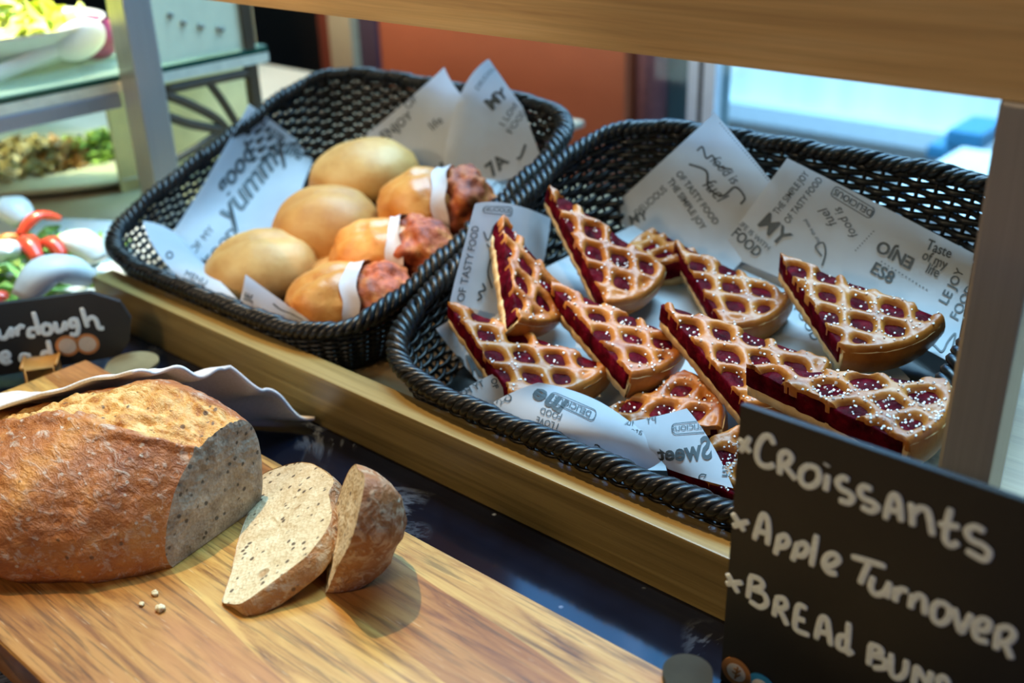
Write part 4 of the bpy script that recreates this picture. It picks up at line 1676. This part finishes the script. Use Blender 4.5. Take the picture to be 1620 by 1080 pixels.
ST = [
    [(466, 136), (488, 160), (510, 186)], [(506, 128), (488, 156), (468, 182)],
    [(600, 152), (585, 124), (560, 126), (540, 158), (534, 200), (548, 230), (575, 240), (602, 232)],
    [(626, 190), (624, 230), (622, 272)], [(626, 190), (650, 184), (668, 205), (652, 230), (628, 236)], [(640, 236), (662, 262), (686, 292)],
    [(735, 235), (710, 253), (704, 290), (725, 316), (756, 312), (776, 285), (768, 250), (735, 235)],
    [(809, 275), (805, 305), (800, 335)], [(805, 234)],
    [(888, 292), (866, 283), (847, 300), (860, 326), (890, 342), (906, 362), (890, 380), (852, 370)],
    [(978, 328), (946, 318), (934, 340), (950, 364), (985, 380), (1002, 400), (976, 414), (938, 395)],
    [(1034, 442), (1044, 395), (1060, 354), (1080, 358), (1090, 400), (1094, 456)], [(1044, 406), (1068, 412), (1092, 416)],
    [(1132, 384), (1137, 425), (1138, 472)], [(1140, 424), (1165, 402), (1194, 410), (1206, 445), (1216, 510)],
    [(1286, 406), (1272, 462), (1265, 520), (1285, 546), (1318, 535)], [(1243, 464), (1282, 470), (1322, 475)],
    [(1416, 492), (1380, 474), (1350, 490), (1366, 525), (1410, 546), (1436, 574), (1415, 602), (1345, 565)],
    [(440, 424), (462, 456), (486, 492)], [(500, 454), (470, 462), (440, 472)],
    [(524, 522), (538, 475), (556, 428), (574, 440), (580, 490), (574, 546)], [(538, 490), (560, 496), (582, 502)],
    [(622, 508), (614, 545), (605, 582)], [(622, 514), (645, 508), (656, 530), (642, 550), (614, 552)],
    [(692, 538), (682, 572), (672, 606)], [(692, 544), (720, 538), (730, 560), (712, 586), (684, 582)],
    [(766, 508), (756, 566), (745, 628)],
    [(798, 628), (830, 622), (852, 602), (836, 580), (808, 586), (794, 618), (812, 650), (846, 656)],
    [(904, 590), (968, 608), (1036, 630)], [(972, 610), (952, 652), (934, 696)],
    [(986, 670), (976, 708), (994, 736), (1028, 730), (1046, 700)], [(1048, 690), (1044, 722), (1038, 752)],
    [(1076, 712), (1073, 740), (1070, 766)], [(1074, 738), (1094, 716), (1122, 726)],
    [(1138, 738), (1134, 765), (1130, 792)], [(1136, 762), (1160, 740), (1184, 756), (1185, 818)],
    [(1246, 764), (1221, 785), (1220, 830), (1246, 850), (1276, 830), (1281, 790), (1246, 764)],
    [(1302, 792), (1312, 840), (1326, 882), (1346, 852), (1368, 812)],
    [(1384, 872), (1426, 876), (1436, 845), (1406, 833), (1380, 862), (1388, 908), (1434, 922)],
    [(1470, 880), (1466, 915), (1462, 952)], [(1468, 870), (1508, 864), (1532, 890), (1512, 920), (1470, 926)], [(1494, 926), (1510, 956), (1522, 988)],
    [(420, 658), (440, 694), (462, 732)], [(476, 690), (446, 692), (414, 696)],
    [(510, 668), (505, 710), (499, 752)], [(508, 664), (545, 678), (556, 705), (516, 716)], [(516, 716), (560, 734), (572, 770), (545, 786), (504, 760)],
    [(611, 754), (606, 788), (600, 822)], [(608, 750), (640, 754), (646, 785), (606, 796)], [(624, 800), (638, 826), (652, 858)],
    [(726, 790), (696, 780), (684, 828), (686, 872), (738, 896)], [(690, 830), (706, 834), (722, 840)],
    [(764, 908), (772, 868), (786, 828), (806, 834), (814, 880), (821, 938)], [(774, 880), (796, 886), (816, 892)],
    [(891, 848), (888, 905), (884, 962), (908, 956)], [(884, 900), (856, 900), (850, 940), (880, 956)],
    [(976, 934), (972, 972), (968, 1012)], [(974, 930), (1010, 944), (1016, 965), (980, 972)], [(980, 972), (1028, 990), (1030, 1020), (984, 1022)],
    [(1056, 968), (1056, 1040), (1080, 1062), (1108, 1042), (1116, 990)],
    [(1142, 1088), (1148, 1050), (1156, 1020), (1178, 1056), (1198, 1092)], [(1200, 1092), (1206, 1064), (1212, 1036)],
    [(1242, 1096), (1240, 1066), (1262, 1058), (1280, 1086)]]
for a, b in ((0, 17), (17, 28), (28, 42), (42, 57), (57, len(ST))):
    sign_strokes(ST[a:b], s3, SN, 0.0018, sg, 'chalk_word')


def disc(name, c, n, r, mat, parent, th=0.0006, seg=36):
    n = n.normalized()
    a = n.orthogonal().normalized()
    b = n.cross(a)
    V, F = [], []
    for k in range(seg):
        q = a * math.cos(2 * PI * k / seg) * r + b * math.sin(2 * PI * k / seg) * r
        V += [c + q, c + q + n * th]
    for k in range(seg):
        k2 = (k + 1) % seg
        F.append((2 * k, 2 * k2, 2 * k2 + 1, 2 * k + 1))
    F.append(tuple(2 * k + 1 for k in range(seg)))
    F.append(tuple(2 * k for k in range(seg))[::-1])
    return mesh(name, V, F, mat, parent, False)


M_icon1 = plain('brown_sticker', (0.42, 0.19, 0.06), 0.5)
M_icon2 = plain('blue_sticker', (0.03, 0.27, 0.58), 0.5)
M_iconw = plain('sticker_white', (0.80, 0.78, 0.74), 0.5, var=0.03)
for (cx, cy, m, lab) in ((456, 1036, M_icon1, 'round brown allergen sticker'), (552, 1098, M_icon2, 'round blue allergen sticker')):
    c = s3(cx, cy)
    d = disc('allergen_sticker', c + Vector((0, -0.0001, 0)), SN, 0.0088, m, sg)
    d['label'] = lab
    disc('sticker_centre', c + Vector((0, -0.0007, 0)), SN, 0.0055, M_iconw, d, 0.0003)
    gl_ = [[(cx - 4, cy + 24), (cx + 2, cy), (cx + 8, cy - 22)], [(cx + 2, cy + 2), (cx + 18, cy - 8)], [(cx, cy + 6), (cx - 14, cy - 6)], [(cx, cy + 16), (cx + 16, cy + 8)], [(cx + 4, cy - 8), (cx - 8, cy - 18)]]
    VV, FF = [], []
    for st in gl_:
        tube_into(VV, FF, catmull([s3(x, y) + Vector((0, -0.0011, 0)) for x, y in st], 4), 0.0006, 6, False, (SN, 0.3))
    mesh('sticker_symbol', VV, FF, m, d)

# round foot of the sign holder
M_holder = plain('holder_metal', (0.045, 0.042, 0.026), 0.55, 0.2)
c = at_z(1112, 1085, 0.0)
hv = thing('serving_tongs', (c.x, c.y, 0.0), 'dull metal tongs with a flat rounded tip, at the foot of the large black sign', 'tongs')


def paddle(name, c, th, L, r, parent, mat, z0, z1):
    V, F = [], []
    d = Vector((math.cos(th), math.sin(th), 0))
    s = Vector((-d.y, d.x, 0))
    out = []
    for k in range(25):
        a = -PI / 2 + PI * k / 24
        out.append(c + d * (math.cos(a) * r) + s * (math.sin(a) * r))
    out.append(c - d * L * 0.3 + s * r * 0.75)
    out.append(c - d * L + s * r * 0.35)
    out.append(c - d * L - s * r * 0.35)
    out.append(c - d * L * 0.3 - s * r * 0.75)
    n = len(out)
    V = [Vector((p.x, p.y, z0)) for p in out] + [Vector((p.x, p.y, z1)) for p in out]
    F = [tuple(range(n))[::-1], tuple(range(n, 2 * n))] + [(k, (k + 1) % n, n + (k + 1) % n, n + k) for k in range(n)]
    return mesh(name, V, F, mat, parent, False)


M_holder.node_tree.nodes['Principled BSDF'].inputs['Specular IOR Level'].default_value = 0.1
hc = at_z(1096, 1052, 0.031)
for z0 in (0.0308, 0.0345):
    paddle('tong_arm', Vector((hc.x + 0.003, hc.y - 0.010, 0)), 2.25, 0.10, 0.0125, hv, M_holder, z0, z0 + 0.0016)

# sourdough sign at left
LQ = Vector((-0.893, 0.323, 0)) + Vector((0.012, -0.008, 0))
ld = (Vector((-0.849, 0.388, 0)) - Vector((-0.893, 0.323, 0))).normalized()
LN = Vector((ld.y, -ld.x, 0))
if LN.dot(ORI - LQ) < 0: LN = -LN


def l3(x, y, off=0.0):
    return at_plane(x / 3.373, 300 + y / 3.373, LN, LQ + LN * off)


sl = thing('chalkboard_sign', (LQ.x, LQ.y, 0), 'small black sign with clipped corners and grey lettering reading Sourdough Bread, behind the loaf', 'sign')
poly = [l3(-130, 626), l3(0, 612), l3(480, 550), l3(640, 600), l3(700, 690), l3(690, 810), l3(640, 885), l3(500, 912), l3(0, 992), l3(-130, 1010)]
V = [p for p in poly] + [p - LN * 0.006 for p in poly]
for p in V: p.z = max(p.z, 0.0005)
n_ = len(poly)
mesh('board', V, [tuple(range(n_)), tuple(range(n_, 2 * n_))[::-1]] + [(k, (k + 1) % n_, n_ + (k + 1) % n_, n_ + k) for k in range(n_)], M_black, sl, False)
ST2 = [[(-60, 745), (-85, 760), (-80, 790), (-50, 790), (-40, 760), (-60, 745)],
       [(-12, 742), (-2, 785), (30, 790), (55, 745)], [(58, 735), (62, 790)],
       [(88, 735), (92, 782)], [(90, 755), (108, 728), (132, 735)],
       [(192, 742), (158, 745), (155, 780), (188, 780)], [(178, 655), (196, 715), (206, 775)],
       [(250, 713), (226, 732), (232, 766), (262, 768), (276, 738), (250, 713)],
       [(294, 708), (306, 755), (334, 745), (346, 704)], [(346, 704), (352, 752)],
       [(402, 688), (376, 700), (380, 730), (412, 722)], [(405, 686), (418, 735), (408, 772), (372, 770)],
       [(436, 632), (452, 685), (468, 734)], [(460, 702), (488, 680), (512, 694), (528, 736), (556, 738)],
       [(-60, 900), (-58, 950)], [(-60, 918), (-40, 900), (-20, 905)],
       [(-5, 905), (45, 892), (38, 868), (12, 876), (5, 905), (30, 926), (62, 912)],
       [(146, 880), (116, 884), (114, 912), (146, 908)], [(150, 876), (160, 905), (186, 905)],
       [(262, 866), (232, 868), (232, 896), (264, 894)], [(256, 806), (266, 855), (278, 902)]]
M_chalk_keep = M_chalk
for a, b in ((0, 11), (11, len(ST2))):
    sign_strokes(ST2[a:b], lambda x, y: l3(x, y, 0.0005), LN, 0.0022, sl, 'chalk_word')
for cx, cy, lab in ((360, 832, 'left round orange allergen sticker'), (467, 822, 'right round orange allergen sticker')):
    c = l3(cx, cy, 0.0002)
    d = disc('allergen_sticker', c, LN, 0.0098, plain('orange_sticker', (0.62, 0.24, 0.07), 0.5), sl)
    d['label'] = lab
    disc('sticker_centre', c + LN * 0.0006, LN, 0.0072, plain('sticker_cream', (0.72, 0.60, 0.46), 0.5), d, 0.0003)
q = at_plane(68, 585, LN, LQ + LN * 0.012)
M_clip = plain('clip_wood', (0.62, 0.30, 0.07), 0.5)
V, F = [], []
bmq = bmesh.new()
bmesh.ops.create_cube(bmq, size=1)
for v in bmq.verts:
    v.co = Vector((q.x, q.y, 0)) + ld * (v.co.x * 0.026) + LN * (v.co.y * 0.022) + Vector((0, 0, (v.co.z + 0.5) * (q.z + 0.008) + 0.0005))
bmesh.ops.bevel(bmq, geom=list(bmq.edges), offset=0.002, segments=2, affect='EDGES')
ck = from_bm('wooden_clip', bmq, M_clip, sl)
ck['label'] = 'orange wooden clip foot'

# pale tongs end behind the cloth
c = at_z(190, 582, 0.012)
tg = thing('bread_tongs', (c.x, c.y, 0), 'pale brass tongs resting on the marble behind the white cloth, beside the small black sign', 'tongs')
M_tong = plain('pale_brass', (0.50, 0.43, 0.24), 0.35, 0.7)
paddle('tong_arm', c + Vector((-0.005, 0.004, 0)), 2.4, 0.09, 0.022, tg, M_tong, 0.0008, 0.003)
paddle('tong_arm', c + Vector((0.004, 0.010, 0)), 2.2, 0.09, 0.022, tg, M_tong, 0.012, 0.0145)
box('tong_hinge', c.x + 0.050, c.x + 0.062, c.y - 0.055, c.y - 0.043, 0.0008, 0.0145, M_tong, tg)

# ------------------------------------------------------------------ salad bar at the left
M_sstone = plain('salad_bar_stone', (0.56, 0.50, 0.36), 0.35, var=0.05, scale=8)
sbar = thing('salad_bar', (-1.7, 0.85, 0.0003), 'pale stone salad bar with a cream back panel, left of the bread display', 'salad bar')
sb = box('stone_slab', -2.35, -1.0, 0.40, 1.30, 0.0003, 0.010, M_sstone, sbar, 0.002)


def oval_plate(name, c, a, b, rot, label, mat, group=None, depth=0.010, rimh=0.018):
    V, F = [], []
    prof = [(0.0, 0.004), (0.55, 0.004), (0.78, 0.006), (0.93, rimh * 0.8), (1.0, rimh), (1.0, rimh - 0.003), (0.9, rimh * 0.45), (0.72, 0.0), (0.0, 0.0)]
    seg = 64
    for (r, z) in prof:
        for k in range(seg):
            t = 2 * PI * k / seg
            x, y = sq(math.cos(t), 2.6) * a * r, sq(math.sin(t), 2.6) * b * r
            V.append(Vector((c.x + x * math.cos(rot) - y * math.sin(rot), c.y + x * math.sin(rot) + y * math.cos(rot), c.z + z)))
    for i in range(len(prof) - 1):
        for k in range(seg):
            k2 = (k + 1) % seg
            F.append((i * seg + k, i * seg + k2, (i + 1) * seg + k2, (i + 1) * seg + k))
    o = mesh(name, V, F, mat)
    return props(recenter(o), label, 'plate', group)


pc = at_z(20, 430, 0.012)
pc.z = 0.0103
oval_plate('salad_platter', pc, 0.20, 0.125, 0.5, 'white oval platter heaped with salad, behind the small black sign', M_white)


def mk_leaf_pile(name, c, rad, n, cols, label, seed, sz=0.03, hh=0.03):
    rnd = random.Random(seed)
    V, F = [], []
    for i in range(n):
        a, r = rnd.uniform(0, 2 * PI), rad * math.sqrt(rnd.random())
        p = c + Vector((r * math.cos(a), r * math.sin(a), 0.006 + hh * (1 - (r / rad) ** 2) * rnd.random()))
        ax = Vector((rnd.uniform(-1, 1), rnd.uniform(-1, 1), rnd.uniform(-0.3, 0.8))).normalized()
        bx = ax.cross(Vector((rnd.uniform(-.4, .4), rnd.uniform(-.4, .4), 1))).normalized()
        nn = ax.cross(bx)
        s = sz * rnd.uniform(0.6, 1.2)
        b0 = len(V)
        for u in range(6):
            for v in range(5):
                uu, vv = u / 5, v / 4 - 0.5
                wv = math.sin(PI * min(0.98, uu + 0.06)) * 0.7
                q = p + ax * (uu - 0.5) * s * 1.6 + bx * (vv * wv * s * 1.4) + nn * (0.22 * s * math.sin(uu * 7 + i) * (abs(vv) * 2) + 0.25 * s * (uu - 0.5) ** 2)
                q.z = max(q.z, c.z + 0.006)
                V.append(q)
        for u in range(5):
            for v in range(4):
                k = b0 + u * 5 + v
                F.append((k, k + 1, k + 6, k + 5))
    o = mesh(name, V, F, cols)
    return props(recenter(o), label, 'salad', None, 'stuff')


M_leaf = plain('lettuce_green', (0.22, 0.40, 0.09), 0.5, var=0.5, scale=30)
M_lime = plain('frisee_yellow_green', (0.66, 0.74, 0.14), 0.5, var=0.3, scale=40)
mk_leaf_pile('chopped_lettuce', at_z(45, 440, 0.0103), 0.10, 90, M_leaf, 'green chopped lettuce heaped on the white oval platter', 3)
M_pepper = plain('red_pepper', (0.72, 0.07, 0.03), 0.25)
M_carrot = plain('carrot_orange', (0.80, 0.30, 0.06), 0.4)
M_onionw = plain('white_onion', (0.86, 0.86, 0.80), 0.4, var=0.04)
M_limepc = plain('lime_green', (0.42, 0.66, 0.05), 0.4)


def strip(name, p0, p1, bend, wd, mat, label, cat, group):
    m_ = (p0 + p1) / 2 + Vector((0, 0, bend))
    pts = catmull([p0, m_, p1], 6)
    V, F = [], []
    tube_into(V, F, pts, [wd * (0.6 + 0.4 * math.sin(PI * i / (len(pts) - 1))) for i in range(len(pts))], 8, False, (Vector((0, 0, 1)), 0.5))
    o = mesh(name, V, F, mat)
    return props(recenter(o), label, cat, group)


def sz(px, py, z): return at_z(px, py, z)


SG = 'salad toppings on the oval platter'
strip('pepper_strip', sz(30, 372, 0.05), sz(94, 345, 0.055), 0.012, 0.009, M_pepper, 'topmost red pepper strip on the oval platter, pointing up right', 'pepper strip', SG)
strip('pepper_strip', sz(36, 382, 0.048), sz(60, 410, 0.044), 0.010, 0.011, M_pepper, 'red pepper strip at the centre of the oval platter, left of the other short one', 'pepper strip', SG)
strip('pepper_strip', sz(70, 388, 0.045), sz(100, 405, 0.042), 0.010, 0.010, M_pepper, 'red pepper strip at the right of the oval platter heap', 'pepper strip', SG)
strip('pepper_strip', sz(-10, 478, 0.03), sz(8, 470, 0.03), 0.004, 0.010, M_pepper, 'red pepper strip at the near left edge, just above the small black sign', 'pepper strip', SG)
strip('carrot_stick', sz(-6, 388, 0.045), sz(32, 378, 0.045), 0.006, 0.008, M_carrot, 'orange carrot stick left of the red pepper strips', 'carrot stick', SG)
strip('onion_wedge', sz(98, 388, 0.04), sz(158, 412, 0.032), 0.014, 0.020, M_onionw, 'white onion wedge at the right end of the oval platter, upper of two', 'onion wedge', SG)
strip('onion_wedge', sz(36, 470, 0.038), sz(140, 440, 0.038), 0.020, 0.024, M_onionw, 'large white onion wedge lying just above the small black sign', 'onion wedge', SG)
strip('onion_wedge', sz(0, 340, 0.05), sz(40, 352, 0.05), 0.014, 0.022, M_onionw, 'white onion wedge at the back left of the oval platter', 'onion wedge', SG)
strip('onion_wedge', sz(-8, 412, 0.045), sz(26, 402, 0.045), 0.010, 0.016, M_onionw, 'white onion wedge at the left edge, below the carrot stick', 'onion wedge', SG)
strip('lime_piece', sz(146, 455, 0.025), sz(158, 446, 0.025), 0.006, 0.010, M_limepc, 'bright green lime piece at the right tip of the oval platter', 'lime', SG)
# things deeper in the salad bar, seen under the glass shelf
M_olive = plain('olive_glaze', (0.34, 0.25, 0.09), 0.4, var=0.35, scale=9)
M_rust = plain('rust_glaze', (0.46, 0.22, 0.06), 0.4, var=0.3, scale=9)
M_herb = plain('herb_green', (0.30, 0.42, 0.08), 0.6, var=0.4, scale=30)


def lathe(name, c, prof, mat, label, cat, group=None, seg=40):
    V, F = [], []
    for (r, z) in prof:
        for k in range(seg):
            t = 2 * PI * k / seg
            V.append(Vector((c.x + r * math.cos(t), c.y + r * math.sin(t), c.z + z)))
    for i in range(len(prof) - 1):
        for k in range(seg):
            k2 = (k + 1) % seg
            F.append((i * seg + k, i * seg + k2, (i + 1) * seg + k2, (i + 1) * seg + k))
    F.append(tuple(range(seg))[::-1])
    o = mesh(name, V, F, mat)
    return props(recenter(o), label, cat, group)



tc = at_z(40, 285, 0.0103)
tray = oval_plate('serving_dish', tc, 0.21, 0.115, 0.9, 'wide cream dish of mixed salads under the glass shelf, farther back than the oval platter', plain('cream_glaze', (0.66, 0.60, 0.44), 0.3, var=0.05), None)
mk_leaf_pile('lentil_salad', at_z(28, 268, 0.0103), 0.085, 260, M_olive, 'olive brown lentil salad at the left of the cream dish', 21, 0.014, 0.04)
mk_leaf_pile('carrot_salad', at_z(98, 262, 0.0103), 0.045, 160, M_rust, 'orange carrot salad in the middle of the cream dish', 22, 0.014, 0.035)
mk_leaf_pile('herb_salad', at_z(150, 250, 0.0103), 0.050, 150, M_herb, 'yellow green herb salad at the right of the cream dish', 23, 0.016, 0.035)
bp = box('back_panel', -2.3, -1.80, 1.26, 1.28, 0.0105, 0.45, plain('cream_panel', (0.62, 0.55, 0.32), 0.6, var=0.08, scale=5), sbar)

# glass shelf on a steel rail
XS = -1.145
zs = at_x(0, 165, XS).z
gsh = thing('glass_shelf', (XS - 0.3, 0.65, zs), 'glass shelf on a steel rail fixed to the left steel post', 'shelf')
gm = N('green_glass')
gm.set((0.55, 0.80, 0.68), 0.05)
tb2 = gm.node('ShaderNodeBsdfTransparent')
tb2.inputs[0].default_value = (0.82, 0.92, 0.86, 1)
mx2 = gm.node('ShaderNodeMixShader')
mx2.inputs[0].default_value = 0.25
gm.link(tb2.outputs[0], mx2.inputs[1])
gm.link(gm.b.outputs[0], mx2.inputs[2])
gm.link(mx2.outputs[0], gm.t.nodes['Material Output'].inputs[0])
box('glass_pane', XS - 0.62, XS, 0.42, 0.83, zs, zs + 0.008, gm.m, gsh)
box('glass_edge', XS, XS + 0.0015, 0.42, 0.83, zs, zs + 0.006, plain('glass_edge_green', (0.01, 0.06, 0.04), 0.2), gsh)
box('shelf_ledge', XS - 0.03, XS + 0.002, 0.42, 0.83, zs - 0.012, zs - 0.0003, plain('cream_ledge', (0.66, 0.62, 0.48), 0.5), gsh)
zr0, zr1 = at_x(0, 212, XS + 0.004).z, at_x(0, 186, XS + 0.004).z
box('steel_rail', XS - 0.02, XS + 0.004, 0.42, 0.619, zr0, zr1, make_steel('blue_steel', (0.40, 0.42, 0.46)), gsh, 0.002)
box('steel_rail', XS - 0.30, XS - 0.27, 0.42, 0.83, zs - 0.03, zs - 0.0003, M_steel, gsh, 0.002)
# bowl with frisee, onion and spoon on the shelf
bc = at_x(-10, 75, XS - 0.16)
bc.z = zs + 0.0085
lathe('salad_bowl', bc, [(0.06, 0), (0.09, 0.01), (0.125, 0.045), (0.13, 0.05), (0.122, 0.047), (0.085, 0.014), (0.0, 0.010)], M_white, 'white bowl of yellow green leaves on the glass shelf, top left corner', 'bowl')
mk_leaf_pile('frisee_leaves', bc + Vector((0, 0, 0.03)), 0.095, 90, M_lime, 'bright yellow green leaves heaped in the white bowl on the glass shelf', 5, 0.035, 0.05)
sp0, sp1 = at_x(-30, 128, XS - 0.05), at_x(162, 48, XS - 0.05)
spn = thing('serving_spoon', (sp0.x, sp0.y, zs + 0.0085), 'large white serving spoon lying on the glass shelf beside the bowl', 'spoon')
V, F = [], []
dirn = (sp1 - sp0)
m1 = sp0.lerp(sp1, 0.45)
tube_into(V, F, catmull([sp0, m1, sp0.lerp(sp1, 0.62)], 6), 0.009, 10, False, (Vector((1, 0, 0)), 0.5))
mesh('handle', V, F, M_white, spn)
ux = dirn.normalized()
uz = ux.cross(Vector((1, 0, 0))).normalized()
blob('spoon_head', sp0.lerp(sp1, 0.80), (ux * dirn.length * 0.22, uz * 0.022, Vector((0.011, 0, 0))), M_white, spn, 2.0, 0.02)
rc_ = at_x(140, 22, XS - 0.10)
rc_.z = max(rc_.z, zs + 0.03)
ro = blob('red_onion', Vector((rc_.x, rc_.y, zs + 0.034)), (Vector((0.03, 0, 0)), Vector((0, 0.03, 0)), Vector((0, 0, 0.026))), plain('red_onion_skin', (0.30, 0.045, 0.11), 0.3, var=0.4, scale=40), None, 6.0, 0.08)
props(recenter(ro), 'purple red onion on the glass shelf behind the spoon', 'onion')
# menu card standing on the shelf, right of the post
XC = -1.149
c0, c1, c2_, c3 = at_x(236, -70, XC), at_x(372, -70, XC), at_x(388, 92, XC), at_x(262, 108, XC)
cd = thing('menu_card', ((c2_.x), c3.y, zs + 0.0085), 'pale menu card with faint print, on the glass shelf right of the steel post', 'card')
cy0, cy1 = min(c0.y, c3.y), max(c1.y, c2_.y)
box('card', XC - 0.003, XC, cy0 - 0.03, cy1, zs + 0.0085, zs + 0.16, plain('menu_card_paper', (0.78, 0.74, 0.50), 0.5, var=0.03), cd)
V, F = [], []
for (px, py, ln) in ((265, 22, 8), (286, 34, 8), (312, 40, 10), (342, 44, 12)):
    a, b = at_x(px, py, XC + 0.0006), at_x(px + ln, py + 2, XC + 0.0006)
    tube_into(V, F, [a, b], 0.003, 6)
mesh('print_line', V, F, plain('faded_ink', (0.28, 0.26, 0.20), 0.6), cd)
# ornamental panel with leaf shaped openings
XO = -1.15
op = thing('ornamental_panel', (XO, 0.75, 0.01), 'brown fretwork panel with leaf shaped openings below the menu card', 'panel')
M_bronze = plain('bronze_fretwork', (0.085, 0.055, 0.03), 0.45, 0.3)
V, F = [], []


def ox(px, py): return at_x(px, py, XO)


for st, r in (([(262, 142), (330, 128), (398, 114)], 0.006), ([(262, 150), (300, 165), (345, 190), (372, 222)], 0.006), ([(398, 100), (400, 150), (402, 230)], 0.006), ([(330, 130), (352, 160), (380, 205)], 0.0055),
              ([(268, 185), (300, 196), (352, 206)], 0.006), ([(262, 260), (300, 240), (352, 206)], 0.005)):
    tube_into(V, F, catmull([ox(x, y) for x, y in st], 8), r, 8)
mesh('fretwork', V, F, M_bronze, op)
top = ox(300, 60)
box('frame_upright', XO - 0.006, XO + 0.006, ox(396, 160).y, ox(396, 160).y + 0.014, 0.0105, zs + 0.30, M_bronze, op)
lf = at_x(330, 180, -1.30)
bkp = box('backing', -1.262, -1.258, 0.66, 0.872, 0.0105, zs - 0.02, plain('painted_glow', (0.72, 0.62, 0.30), 0.5, var=0.15, scale=14), op)  # pale yellow colour stands in for the backlight glow behind the fretwork
bkp['label'] = 'backing painted pale yellow as backlight glow'

n_obj = len([o for o in SC.objects if o.type == 'MESH'])
print('MESHES', n_obj)
for o in SC.objects:
    if '_w' in o: del o['_w']
